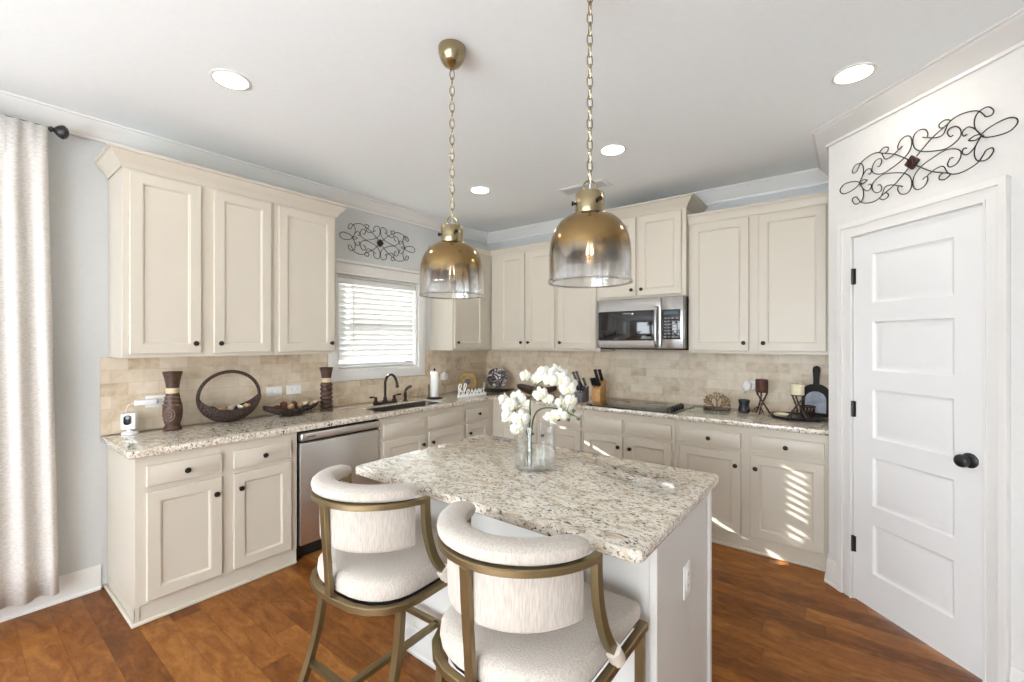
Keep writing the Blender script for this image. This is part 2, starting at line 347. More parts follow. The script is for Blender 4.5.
def glass(name, tint=(1, 1, 1), edge=0.9, gold=False, base=0.05):
    m, nt, b = mat(name); L = nt.links; out = nt.nodes['Material Output']
    tr = nd(nt, 'ShaderNodeBsdfTransparent'); tr.inputs[0].default_value = (*tint, 1)
    gl = nd(nt, 'ShaderNodeBsdfGlossy'); gl.inputs['Roughness'].default_value = 0.03; gl.inputs[0].default_value = (0.95, 0.95, 0.95, 1)
    lw = nd(nt, 'ShaderNodeLayerWeight'); lw.inputs['Blend'].default_value = 0.28
    r = ramp(nt, [(0.0, (base,) * 3), (1.0, (edge,) * 3)]); L.new(lw.outputs['Facing'], r.inputs[0])
    mx = nd(nt, 'ShaderNodeMixShader'); L.new(r.outputs[0], mx.inputs[0]); L.new(tr.outputs[0], mx.inputs[1]); L.new(gl.outputs[0], mx.inputs[2])
    res = mx.outputs[0]
    if gold:                                             # gold coating fading out in streaks down the glass
        b.inputs['Metallic'].default_value = 1; b.inputs['Roughness'].default_value = 0.16; b.inputs['Base Color'].default_value = (0.31, 0.205, 0.09, 1)
        tc = nd(nt, 'ShaderNodeTexCoord'); sp = nd(nt, 'ShaderNodeSeparateXYZ'); L.new(tc.outputs['Object'], sp.inputs[0])
        at = nd(nt, 'ShaderNodeMath', operation='ARCTAN2'); L.new(sp.outputs['Y'], at.inputs[0]); L.new(sp.outputs['X'], at.inputs[1])
        cb = nd(nt, 'ShaderNodeCombineXYZ'); L.new(at.outputs[0], cb.inputs[0])
        no = nd(nt, 'ShaderNodeTexNoise'); no.inputs['Scale'].default_value = 5.0; no.inputs['Detail'].default_value = 4; L.new(cb.outputs[0], no.inputs['Vector'])
        ad = nd(nt, 'ShaderNodeMath', operation='MULTIPLY_ADD'); L.new(no.outputs[0], ad.inputs[0]); ad.inputs[1].default_value = -0.065; L.new(sp.outputs['Z'], ad.inputs[2])
        fd = nd(nt, 'ShaderNodeMapRange'); fd.inputs['From Min'].default_value = -1.07; fd.inputs['From Max'].default_value = -0.97; L.new(sp.outputs['Z'], fd.inputs['Value'])
        sk = nd(nt, 'ShaderNodeMapRange'); sk.inputs['From Min'].default_value = 0.42; sk.inputs['From Max'].default_value = 0.62; L.new(no.outputs[0], sk.inputs['Value'])
        fm = nd(nt, 'ShaderNodeMath', operation='MULTIPLY'); L.new(fd.outputs[0], fm.inputs[0]); L.new(sk.outputs[0], fm.inputs[1])
        sm = nd(nt, 'ShaderNodeMix', data_type='RGBA'); L.new(fm.outputs[0], sm.inputs['Factor']); sm.inputs['A'].default_value = (*tint, 1); sm.inputs['B'].default_value = (0.50, 0.47, 0.44, 1); L.new(sm.outputs['Result'], tr.inputs[0])
        mr = nd(nt, 'ShaderNodeMapRange'); mr.inputs['From Min'].default_value = -1.028; mr.inputs['From Max'].default_value = -0.990; L.new(ad.outputs[0], mr.inputs['Value'])
        m2 = nd(nt, 'ShaderNodeMixShader'); L.new(mr.outputs[0], m2.inputs[0]); L.new(res, m2.inputs[1]); L.new(b.outputs[0], m2.inputs[2]); res = m2.outputs[0]
    L.new(res, out.inputs[0]); return m
M['glass'] = glass('clear_glass', (0.975, 0.98, 0.978), 0.85, base=0.014)
M['pane'] = glass('window_glass', (0.97, 0.99, 0.99), 0.3)
M['ombre'] = glass('gold_ombre_glass', (0.90, 0.90, 0.90), 0.95, gold=True)
M['boardglass'] = glass('green_tinted_glass', (0.80, 0.90, 0.88), 0.6)
M['rimglass'] = glass('thick_rim_glass', (0.78, 0.79, 0.80), 0.95)
M['water'] = glass('clear_water', (0.95, 0.965, 0.96), 0.5)

# ---------------------------------------------------------------- room shell
H = 2.735; YR = -6.2; XR = 4.41
PX, PY = 3.39, -0.752                                    # pantry outside corner
K = 2 ** -0.5
def PS(s, o=0.0): return (PX + K * s - K * o, PY - K * s - K * o)     # along the pantry wall, o into the room
SE = (XR - PX) / K
def slab(z0, z1):
    m = MB(); pts = [(-0.15, YR), (-0.15, 0.15), (PX + 1.6, 0.15), (PX + 1.6, YR)]
    m.rings([[(x, y, z0) for x, y in pts], [(x, y, z1) for x, y in pts]], True, True, True); return m
struct(slab(-0.12, 0.0).build('floor', M['floor']), 'brown hardwood plank floor')
struct(slab(H, H + 0.12).build('ceiling', M['ceiling']), 'white painted ceiling')
W1 = (-1.965, -1.075, 1.195, 2.035)                      # sink window y0 y1 z0 z1
W2 = (-5.35, -4.02, 0.55, 2.25)
m = MB(); m.cells([YR, W2[0], W2[1], W1[0], W1[1], 0.15], [0, W2[2], W1[2], W1[3], W2[3], H],
    lambda y, z: not (W1[0] < y < W1[1] and W1[2] < z < W1[3]) and not (W2[0] < y < W2[1] and W2[2] < z < W2[3]), -0.15, 0.0, lambda y, z, c: (c, y, z))
struct(m.build('wall_left', M['wall'], smooth=False), 'pale grey wall with the sink window')
struct(MB().box(0.0, 0.0, 0, PX + 0.1, 0.15, H).build('wall_back', M['wall']), 'pale grey wall behind the range')
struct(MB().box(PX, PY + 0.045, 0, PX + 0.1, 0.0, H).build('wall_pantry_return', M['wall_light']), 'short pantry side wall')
DS0, DS1, DZ = 0.170, 0.802, 2.045
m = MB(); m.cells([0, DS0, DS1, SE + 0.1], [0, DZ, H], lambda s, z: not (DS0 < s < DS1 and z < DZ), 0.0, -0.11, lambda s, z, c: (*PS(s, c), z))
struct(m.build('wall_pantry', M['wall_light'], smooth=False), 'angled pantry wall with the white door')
struct(MB().box(XR, YR, 0, XR + 0.12, PS(SE)[1], H).build('wall_right', M['wall']), 'right hand wall')
m = MB(); m.cells([0, 0.75, 1.95, 2.2, XR - 0.12, XR], [0, 0.05, 0.45, 2.3, H], lambda x, z: not (0.75 < x < 1.95 and 0.45 < z < 2.3) and not (2.2 < x < XR - 0.12 and 0.05 < z < 2.3), YR, YR - 0.15, lambda x, z, c: (x, c, z))
struct(m.build('wall_rear', M['wall'], smooth=False), 'wall behind the viewer with a wide window and glass doors')
struct(MB().box(-4.2, -16, -0.3, -4.05, 9, 2.55).build('wall_neighbour', simple('grey_siding', (0.20, 0.205, 0.21), 0.8, noise=0.05)), 'neighbouring grey siding wall outside the windows')  # added out of view to cut the sky seen between the blind slats
struct(MB().box(-16, -16, -0.45, -0.16, 9, -0.3).build('ground', simple('lawn', (0.10, 0.13, 0.06), 0.9, noise=0.3, nscale=6)), 'lawn outside the left windows')  # lawn slab added out of view, stops world light from below reaching the blinds
struct(MB().box(-0.75, -9, 2.62, -0.155, 1.5, 2.74).build('trim_2', M['white']), 'roof eave outside the left windows')  # overhang added out of view to shade the blinds from the upper sky
CROWN = [(0.0, H - 0.105), (0.012, H - 0.105), (0.014, H - 0.09), (0.026, H - 0.078), (0.040, H - 0.05), (0.064, H - 0.026), (0.072, H - 0.012), (0.085, H - 0.010), (0.085, H - 0.0005), (0.0, H - 0.0005)]
struct(MB().sweep([(0, YR), (0, 0), (PX, 0), (PX, PY), PS(SE), (XR, YR)], CROWN).build('trim_1', M['white']), 'white crown moulding around the ceiling')
BASE = [(0, 0.0005), (0.022, 0.0005), (0.022, 0.012), (0.014, 0.02), (0.014, 0.105), (0.010, 0.118), (0.010, 0.130), (0.004, 0.142), (0, 0.142)]
struct(MB().sweep([(0, YR), (0, -3.468)], BASE).build('baseboard_left', M['white']), 'white baseboard under the curtain')
struct(MB().sweep([(PX, -0.66), (PX, PY), PS(0.082)], BASE).build('baseboard_pantry', M['white']), 'short white baseboard at the pantry corner')
struct(MB().sweep([PS(0.890), PS(SE), (XR, YR)], BASE).build('baseboard_right', M['white']), 'white baseboard beyond the pantry door')
# tiled backsplash
m = MB(); m.cells([-3.470, -2.055, -0.985, -0.0105], [0.9005, 1.105, 1.361], lambda y, z: not (-2.055 < y < -0.985 and z > 1.105), 0.0005, 0.0105, lambda y, z, c: (c, y, z))
struct(m.build('wall_tile_left', M['tile_y'], smooth=False), 'beige travertine backsplash under the sink window')
m = MB(); m.cells([0.0005, 1.668, 2.446, PX - 0.001], [0.9005, 1.361, 1.394], lambda x, z: z < 1.361 or 1.668 < x < 2.446, -0.0005, -0.0105, lambda x, z, c: (x, c, z))
struct(m.build('wall_tile_back', M['tile_x'], smooth=False), 'beige travertine backsplash behind the cooktop')

# ---------------------------------------------------------------- window over the sink
def window(idx, Wd, casing, label, deep=0.15):
    y0, y1, z0, z1 = Wd
    w = MB(); t = 0.02
    w.cells([y0, y0 + t, y1 - t, y1], [z0, z0 + t, z1 - t, z1], lambda y, z: not (y0 + t < y < y1 - t and z0 + t < z < z1 - t), -0.149, -0.001, lambda y, z, c: (c, y, z))
    for o in [struct(w.build('window_%d' % idx, M['white'], smooth=False), label)]: win = o
    zm = (z0 + z1) / 2 - 0.01
    f = MB(); fr = 0.045
    a0, a1, b0, b1 = y0 + t, y1 - t, z0 + t, z1 - t
    f.cells([a0, a0 + fr, a1 - fr, a1], [b0, b0 + fr, zm - 0.02, zm + 0.02, b1 - fr, b1], lambda y, z: not (a0 + fr < y < a1 - fr and (b0 + fr < z < zm - 0.02 or zm + 0.02 < z < b1 - fr)), -0.145, -0.105, lambda y, z, c: (c, y, z))
    f.build('window_sash', M['white'], win, smooth=False)
    for (c0, c1) in ((b0 + fr, zm - 0.02), (zm + 0.02, b1 - fr)):
        MB().box(-0.128, a0 + fr - 0.005, c0 - 0.005, -0.122, a1 - fr + 0.005, c1 + 0.005).build('window_pane', M['pane'], win)
    if casing:
        c = MB(); k = 0.085
        c.cells([y0 - k, y0, y1, y1 + k], [z0 - k, z0, z1], lambda y, z: not (y0 < y < y1 and z > z0), 0.001, 0.021, lambda y, z, q: (q, y, z)); c.bevel(0.004, 2)
        c.build('window_casing', M['white'], win)
        h = MB(); h.box(0.001, y0 - k - 0.004, z1 + 0.001, 0.024, y1 + k + 0.004, z1 + 0.10, 0.003)
        h.box(0.001, y0 - k - 0.012, z1 + 0.001, 0.032, y1 + k + 0.012, z1 + 0.018, 0.004)
        h.box(0.001, y0 - k - 0.022, z1 + 0.10, 0.044, y1 + k + 0.022, z1 + 0.125, 0.006)
        h.build('window_header', M['white'], win)
    return win
window(1, W1, True, 'white sash window over the sink')
window(2, W2, True, 'white sash window behind the curtain')

def blind(Wd, label, open_gap=None, notch=True):
    y0, y1, z0, z1 = Wd[0] + 0.022, Wd[1] - 0.022, Wd[2] + 0.022, Wd[3] - 0.022
    X = -0.045
    t = thing('window_blind', label, 'blind', (0, 0, 0))
    MB().box(X - 0.03, y0 + 0.004, z1 - 0.05, X + 0.03, y1 - 0.004, z1 - 0.001, 0.004).build('headrail', M['slat'], t)
    n = int((z1 - z0 - 0.07) / 0.047); pitch = (z1 - z0 - 0.085) / n; tilt = R(64); hw = 0.0265
    s = MB()
    for i in range(n):
        zc = z1 - 0.06 - pitch * (i + 0.5)
        tl = tilt
        if open_gap is not None and i == n - 1: zc -= 0.032
        for (ya, yb, hh) in (((y0 + 0.006, y0 + 0.086, hw), (y0 + 0.086, y0 + 0.126, hw * 0.5), (y0 + 0.126, y1 - 0.006, hw)) if notch and zc > 1.43 else ((y0 + 0.006, y1 - 0.006, hw),)):
            # room edge lower, window edge higher would leak sun; slats fall towards the window
            dx, dz = cos(tl) * hh, sin(tl) * hh
            th = 0.0014
            a = [(X - dx, zc - dz), (X, zc + 0.003), (X + dx, zc + dz)]
            rs = []
            for y in (ya, yb):
                rs.append([(px, y, pz + th) for px, pz in a] + [(px, y, pz - th) for px, pz in reversed(a)])
            s.rings(rs, True, True, True)
    s.build('slats', M['slat'], t, smooth=False)
    MB().box(X - 0.026, y0 + 0.006, z0 + 0.002, X + 0.026, y1 - 0.006, z0 + 0.024, 0.004).build('bottom_rail', M['slat'], t)
    for yy in (y0 + 0.140, (y0 + y1) / 2, y1 - 0.14):
        MB().tube([(X + 0.029, yy, z0 + 0.012), (X + 0.029, yy, z1 - 0.03)], 0.0012, 6).build('ladder_cord', M['slat'], t)
    MB().tube([(X + 0.036, y0 + 0.150, z1 - 0.045), (X + 0.038, y0 + 0.150, z0 + 0.24)], 0.0045, 8).build('tilt_wand', M['plate'], t)
    return t
blind(W1, 'white slatted blind lowered over the sink window', open_gap=1)
blind(W2, 'white slatted blind behind the cream curtain', notch=False)

# ---------------------------------------------------------------- cabinet parts
def nest(m, x0, z0, x1, z1, y, rings):
    """nested rectangles in an x-z face looking to -y; rings = (inset, depth outward)"""
    V = []
    for i, d in rings: V.append([(x0 + i, y - d, z0 + i), (x1 - i, y - d, z0 + i), (x1 - i, y - d, z1 - i), (x0 + i, y - d, z1 - i)])
    m.rings(V, True, False, True)
def cab_door(parent, name, x0, x1, z0, z1, yb, shaker=True, mt=None):
    m = MB(); T = 0.020
    r = [(0.0, 0.0), (0.0, T - 0.003), (0.003, T)]
    if shaker: r += [(0.055, T), (0.058, T - 0.003), (0.062, T - 0.004), (0.066, T - 0.010), (0.069, T - 0.010)]
    else: r += [(0.012, T), (0.014, T + 0.001)]
    nest(m, x0, z0, x1, z1, yb, r)
    m.b.faces.new([m.b.verts.new((x, yb, z)) for x, z in ((x0, z0), (x0, z1), (x1, z1), (x1, z0))])
    bmesh.ops.remove_doubles(m.b, verts=m.b.verts[:], dist=1e-5)
    return m.build(name, mt or M['cream'], parent)
def knob(parent, x, z, y):
    m = MB(); m.lathe([(0.0075, 0.0), (0.006, 0.004), (0.005, 0.012), (0.0075, 0.016), (0.0145, 0.019), (0.0155, 0.023), (0.013, 0.028), (0.006, 0.0305), (0.0, 0.031)], 16, TR(x, y, z) @ FRONT)
    return m.build('knob', M['bronze'], parent)
FRAME = {'L': lambda a: ((0.0, a, 0.0), 90.0), 'B': lambda a: ((a, 0.0, 0.0), 0.0)}
def cabinet(name, label, cat_, side, a0, a1, z0, z1, depth, fronts, group=None, toe=None, gap=0.0008, back=0.0015, hollow=False):
    loc, rz = FRAME[side](a0); t = thing(name, label, cat_, loc, rz, group); w = a1 - a0
    m = MB()
    if hollow:
        m.box(gap, -depth, z0, w - gap, -depth + 0.02, z1, 0.0015, 1); m.box(gap, -depth + 0.0202, z0, 0.018, -back, z1); m.box(w - 0.018, -depth + 0.0202, z0, w - gap, -back, z1)
        m.box(0.0182, -depth + 0.0202, z0, w - 0.0182, -back, z0 + 0.018)
    else: m.box(gap, -depth, z0, w - gap, -back, z1, 0.0015, 1)
    m.build('body', M['cream'], t)
    for f in fronts:
        kind, b0, b1, c0, c1, kn = f
        d = cab_door(t, kind, b0 - a0, b1 - a0, c0, c1, -depth, shaker=(kind == 'door'))
        if kn: knob(d, (kn[0] - a0) if kn[0] is not None else (b0 + b1) / 2 - a0, kn[1], -depth - 0.020)
    if toe: 
        m = MB(); side_end = len(toe) > 1
        for (xa, ya, xb, yb) in toe:
            m.box(xa, ya, 0.0006, xb, yb, 0.094, 0.001, 1)
            if yb - ya < 0.1: m.box(xa - (0.016 if side_end else 0), ya - 0.016, 0.0006, xb, ya + 0.002, 0.020, 0.006, 3)
            else: m.box(xa - 0.016, ya, 0.0006, xa + 0.002, yb, 0.020, 0.006, 3)
        m.build('toe_kick', M['cream'], t)
    return t
def toe(w): return [(0.001, -0.614, w - 0.001, -0.596)]
BZ0, BZ1, BD = 0.0945, 0.8635, 0.62
DT, DB = 0.822, 0.705                                    # drawer front band
# left run (window wall)
t = cabinet('base_cabinet', 'cream two-door base cabinet with two drawers, left end of the counter', 'cabinet', 'L', -3.44, -2.612, BZ0, BZ1, BD,
    [('drawer', -3.394, -3.052, DB, DT - 0.01, (None, 0.757)), ('drawer', -2.990, -2.655, DB, DT - 0.01, (None, 0.757)),
     ('door', -3.394, -3.052, 0.115, 0.676, (-3.085, 0.589)), ('door', -2.990, -2.655, 0.115, 0.676, (-2.957, 0.589))],
    toe=[(0.001, -0.614, 0.827, -0.596), (0.001, -0.619, 0.020, -0.002)])
cabinet('sink_cabinet', 'cream base cabinet under the sink, false panels above two doors', 'cabinet', 'L', -1.980, -1.036, BZ0, BZ1, BD,
    [('false_drawer', -1.946, -1.530, DB, DT - 0.01, None), ('false_drawer', -1.486, -1.062, DB, DT - 0.01, None),
     ('door', -1.946, -1.530, 0.115, 0.676, (-1.562, 0.589)), ('door', -1.486, -1.062, 0.115, 0.676, (-1.454, 0.589))], toe=toe(0.944), hollow=True)
cabinet('base_cabinet', 'narrow cream cabinet right of the sink with one knobbed drawer over a door', 'cabinet', 'L', -1.036, -0.622, BZ0, BZ1, BD,
    [('drawer', -1.020, -0.700, DB, DT - 0.01, (None, 0.757)), ('door', -1.020, -0.700, 0.115, 0.676, (-0.988, 0.589))], toe=toe(0.392))
# back run
cabinet('corner_cabinet', 'cream corner base cabinet half hidden behind the white orchids', 'cabinet', 'B', 0.0, 1.190, BZ0, BZ1, BD,
    [('drawer', 0.720, 1.165, DB, DT - 0.01, (None, 0.757)), ('door', 0.720, 1.165, 0.115, 0.676, (1.132, 0.589))], toe=[(0.622, -0.614, 1.189, -0.596)])
cabinet('base_cabinet', 'narrow cream base cabinet left of the cooktop, crossed by a sunbeam', 'cabinet', 'B', 1.190, 1.648, BZ0, BZ1, BD,
    [('drawer', 1.215, 1.630, DB, DT - 0.01, (None, 0.757)), ('door', 1.215, 1.630, 0.115, 0.676, (1.248, 0.589))], toe=toe(0.458))
cabinet('cooktop_cabinet', 'cream base cabinet under the cooktop with two plain false drawers', 'cabinet', 'B', 1.648, 2.440, BZ0, BZ1, BD,
    [('false_drawer', 1.666, 2.016, DB, DT - 0.01, None), ('false_drawer', 2.052, 2.410, DB, DT - 0.01, None),
     ('door', 1.666, 2.016, 0.115, 0.676, (1.984, 0.589)), ('door', 2.052, 2.410, 0.115, 0.676, (2.084, 0.589))], toe=toe(0.792))
cabinet('base_cabinet', 'cream base cabinet beside the pantry corner, two knobbed drawers over two doors', 'cabinet', 'B', 2.440, 3.386, BZ0, BZ1, BD,
    [('drawer', 2.470, 2.888, DB, DT - 0.01, (None, 0.757)), ('drawer', 2.948, 3.364, DB, DT - 0.01, (None, 0.757)),
     ('door', 2.470, 2.888, 0.115, 0.676, (2.856, 0.589)), ('door', 2.948, 3.364, 0.115, 0.676, (2.980, 0.589))], toe=toe(0.946))
# upper cabinets
UZ = 1.362; UD = 0.33
cabinet('wall_cabinet', 'cream two-door wall cabinet at the left end, above the vase and basket', 'cabinet', 'L', -3.434, -2.628, UZ, 2.430, UD,
    [('door', -3.404, -3.066, 1.385, 2.402, (-3.098, 1.443)), ('door', -2.996, -2.654, 1.385, 2.402, (-2.964, 1.443))])
cabinet('wall_cabinet', 'cream single-door wall cabinet next to the sink window, left side', 'cabinet', 'L', -2.627, -2.162, UZ, 2.430, UD,
    [('door', -2.600, -2.186, 1.385, 2.402, (-2.218, 1.443))])
cabinet('wall_cabinet', 'cream single-door wall cabinet right of the sink window, in the corner', 'cabinet', 'L', -0.909, -0.001, UZ, 2.400, UD,
    [('door', -0.890, -0.455, 1.385, 2.372, (-0.858, 1.443))])
cabinet('wall_cabinet', 'cream two-door wall cabinet on the back wall beside the corner', 'cabinet', 'B', 0.352, 1.195, UZ, 2.400, UD,
    [('door', 0.475, 0.811, 1.385, 2.372, (0.779, 1.443)), ('door', 0.838, 1.178, 1.385, 2.372, (0.870, 1.443))])
cabinet('wall_cabinet', 'cream single-door wall cabinet left of the microwave', 'cabinet', 'B', 1.196, 1.668, UZ, 2.400, UD,
    [('door', 1.218, 1.630, 1.385, 2.372, (1.250, 1.443))])
cabinet('microwave_cabinet', 'raised cream two-door cabinet above the microwave', 'cabinet', 'B', 1.6695, 2.447, 1.822, 2.540, 0.385,
    [('door', 1.688, 2.032, 1.842, 2.515, (2.000, 1.895)), ('door', 2.056, 2.412, 1.842, 2.515, (2.088, 1.895))])
cabinet('wall_cabinet', 'cream two-door wall cabinet between the microwave and pantry wall', 'cabinet', 'B', 2.4485, 3.388, UZ, 2.400, UD,
    [('door', 2.472, 2.888, 1.385, 2.385, (2.856, 1.443)), ('door', 2.954, 3.362, 1.385, 2.385, (2.986, 1.443))])
def capprof(z, h, o): return [(0.0005, z + 0.0005), (0.006, z + 0.0005), (0.010, z + h * 0.14), (0.014, z + h * 0.2), (o * 0.32, z + h * 0.36), (o * 0.62, z + h * 0.58), (o * 0.82, z + h * 0.84), (o, z + h * 0.88), (o, z + h), (0.0005, z + h)]
def small(z, h): return [(-0.012, z + 0.0005), (0.004, z + 0.0005), (0.008, z + h * 0.2), (0.016, z + h * 0.5), (0.022, z + h * 0.75), (0.026, z + h * 0.8), (0.026, z + h), (-0.012, z + h)]
tag(MB().sweep([(0.002, -3.434), (0.33, -3.434), (0.33, -2.162), (0.002, -2.162)], capprof(2.418, 0.090, 0.066)).build('cabinet_crown', M['cream']), 'cream flared crown on top of the left wall cabinets', 'moulding')
tag(MB().sweep([(0.002, -0.909), (0.33, -0.909), (0.33, -0.33), (1.668, -0.33)], small(2.400, 0.052)).build('cabinet_crown', M['cream']), 'cream slim crown strip over the corner wall cabinets', 'moulding')
tag(MB().sweep([(1.6695, -0.002), (1.6695, -0.385), (2.447, -0.385), (2.447, -0.002)], capprof(2.528, 0.085, 0.070)).build('cabinet_crown', M['cream']), 'cream flared crown topping the raised microwave cabinet', 'moulding')
tag(MB().sweep([(2.4485, -0.33), (3.388, -0.33)], small(2.400, 0.075)).build('cabinet_crown', M['cream']), 'cream flat crown strip over the wall cabinet by the pantry', 'moulding')

# ---------------------------------------------------------------- worktops
CT = 0.900; CB = 0.864
SX0, SX1, SY0, SY1 = 0.300, 0.575, -1.915, -1.225
m = MB(); m.cells([0.001, SX0, SX1, 0.648, PX - 0.002], [-3.472, SY0, SY1, -0.648, -0.001],
    lambda x, y: (x < 0.648 or y > -0.648) and not (SX0 < x < SX1 and SY0 < y < SY1), CB, CT)
m.bevel(0.006, 3)
tag(m.build('countertop', M['granite']), 'L-shaped speckled granite worktop along both walls', 'countertop')
m = MB(); m.rings([[(1.742, -2.915, z), (3.070, -2.915, z), (3.070, -2.043, z), (1.742, -2.043, z)] for z in (CB, CT)], True, True, True)
ve = [e for e in m.b.edges if abs(e.verts[0].co.z - e.verts[1].co.z) > 0.01]
bmesh.ops.bevel(m.b, geom=ve, offset=0.03, segments=5, affect='EDGES', profile=0.5); m.bevel(0.008, 3, 50)
tag(m.build('island_countertop', M['granite']), 'speckled granite slab on top of the kitchen island', 'countertop')
# island base
t = thing('kitchen_island', 'white painted kitchen island base under the granite slab', 'island', (2.41, -2.38, 0))
ix0, ix1, iy0, iy1 = -0.635, 0.620, -0.300, 0.315
MB().box(ix0, iy0, 0.001, ix1, iy1, 0.8635, 0.002, 1).build('body', M['island'], t)
MB().box(ix1 - 0.02, iy0 - 0.012, 0.12, ix1 + 0.004, iy0 - 0.0003, 0.8625, 0.002, 1).build('corner_trim', M['island'], t)
MB().box(ix1 + 0.0003, iy1 - 0.03, 0.001, ix1 + 0.012, iy1 + 0.002, 0.8625, 0.002, 1).build('corner_trim', M['island'], t)
MB().sweep([(ix1 - 0.001, iy0), (ix0, iy0), (ix0, iy1)][::-1], BASE[:4] + [(0.014, 0.10), (0.004, 0.118), (0, 0.118)]).build('baseboard', M['island'], t)
for (a, b_) in ((0.02, 0.62), (0.64, 1.24)): # doors on the working side
    d = MB(); nest(d, 0, 0.12, b_ - a, 0.84, 0, [(0, 0), (0, 0.017), (0.003, 0.02), (0.055, 0.02), (0.066, 0.010), (0.069, 0.010)])
    d.xf(TR(ix1 - a, iy1, 0) @ Matrix.Rotation(pi, 4, 'Z')); d.build('door', M['island'], t)

# ---------------------------------------------------------------- dishwasher
t = thing('dishwasher', 'stainless steel dishwasher built in under the counter', 'dishwasher', (0, -2.608, 0), 90)
w = 0.624
MB().box(0.010, -0.575, 0.10, w - 0.010, -0.02, 0.855).build('tub', M['gap'], t)
MB().box(0.008, -0.56, 0.001, w - 0.008, -0.50, 0.098).build('toe_kick', M['black'], t)
m = MB(); m.box(0.008, -0.640, 0.108, w - 0.008, -0.578, 0.782, 0.006); m.build('door_panel', M['steel'], t)
MB().box(0.010, -0.612, 0.782, w - 0.010, -0.578, 0.856, 0.003).build('control_panel', M['gap'], t)
m = MB(); m.box(0.010, -0.652, 0.797, w - 0.010, -0.608, 0.848, 0.010, 3); h = m.build('handle', M['steel'], t)
MB().box(0.045, -0.6528, 0.818, 0.105, -0.6518, 0.826).build('badge', M['keys'], h)

# ---------------------------------------------------------------- sink and faucet
t = thing('kitchen_sink', 'stainless steel undermount sink in front of the faucet', 'sink', (SX0, SY0, 0.0))
m = MB(); a, b_ = SX1 - SX0, SY1 - SY0
def rr(x0, y0, x1, y1, r, z, n=5):
    out = []
    for cx, cy, a0 in ((x1 - r, y1 - r, 0), (x0 + r, y1 - r, 90), (x0 + r, y0 + r, 180), (x1 - r, y0 + r, 270)):
        for i in range(n + 1): out.append((cx + r * cos(R(a0 + 90 * i / n)), cy + r * sin(R(a0 + 90 * i / n)), z))
    return out
e = 0.006
m.rings([rr(.0015, .0015, a - .0015, b_ - .0015, .03, .892), rr(.004, .004, a - .004, b_ - .004, .03, .8925), rr(.004, .004, a - .004, b_ - .004, .03, .8600), rr(.006, .006, a - .006, b_ - .006, .035, .74), rr(.03, .03, a - .03, b_ - .03, .03, .715), rr(.0035, .0035, a - .0035, b_ - .0035, .04, .7135), rr(.0015, .0015, a - .0015, b_ - .0015, .03, .8615), rr(.0015, .0015, a - .0015, b_ - .0015, .03, .892)], True, False, False)
m.build('basin', M['sinksteel'], t)
m = MB(); m.lathe([(0.045, 0.7156), (0.045, 0.720), (0.03, 0.722), (0.03, 0.7165), (0.0, 0.7165)], 20, TR(a / 2, b_ / 2, 0)); m.build('drain', M['bronze'], t)

t = thing('kitchen_faucet', 'dark bronze gooseneck faucet with two lever handles behind the sink', 'faucet', (0.205, -1.618, CT))
m = MB(); m.box(-0.026, -0.118, 0.0005, 0.026, 0.118, 0.018, 0.008, 3); m.build('base_plate', M['bronze'], t)
m = MB(); m.lathe([(0.024, 0.018), (0.022, 0.03), (0.016, 0.036), (0.018, 0.05), (0.013, 0.06)], 18); m.build('spout_collar', M['bronze'], t)
sp_ = cat([(0, 0, 0.05), (0, 0, 0.15), (0.004, 0, 0.20), (0.03, 0.004, 0.245), (0.075, 0.008, 0.262), (0.115, 0.012, 0.245), (0.140, 0.015, 0.205), (0.150, 0.016, 0.165)], 6)
m = MB(); m.tube(sp_, 0.0115, 12); m.build('spout', M['bronze'], t)
m = MB(); m.tube([(0.149, 0.016, 0.170), (0.152, 0.016, 0.150)], 0.0145, 14); m.build('spout_tip', M['bronze'], t)
for sgn in (-1, 1):
    m = MB(); m.lathe([(0.022, 0.018), (0.019, 0.032), (0.013, 0.04), (0.015, 0.058), (0.011, 0.066), (0, 0.068)], 16, TR(0, sgn * 0.098, 0)); hb = m.build('handle_base', M['bronze'], t)
    m = MB(); m.tube(cat([(0, sgn * 0.098, 0.062), (0.005, sgn * 0.125, 0.068), (0.012, sgn * 0.165, 0.070)], 4), [0.006, 0.006, 0.006, 0.006, 0.007, 0.008, 0.009, 0.009, 0.007], 8); m.build('lever', M['bronze'], hb)
t = thing('side_sprayer', 'dark bronze side sprayer standing right of the faucet', 'sprayer', (0.205, -1.395, CT))
m = MB(); m.lathe([(0.024, 0.0005), (0.022, 0.010), (0.014, 0.016), (0.013, 0.03), (0.016, 0.05), (0.015, 0.075), (0.011, 0.085)], 16); m.build('sprayer_body', M['bronze'], t)
m = MB(); m.tube(cat([(0, 0, 0.08), (0.004, 0.004, 0.105), (0.02, 0.018, 0.125), (0.045, 0.035, 0.138)], 4), [0.011] * 5 + [0.013] * 4 + [0.014] * 4, 10); m.build('spray_head', M['bronze'], t)

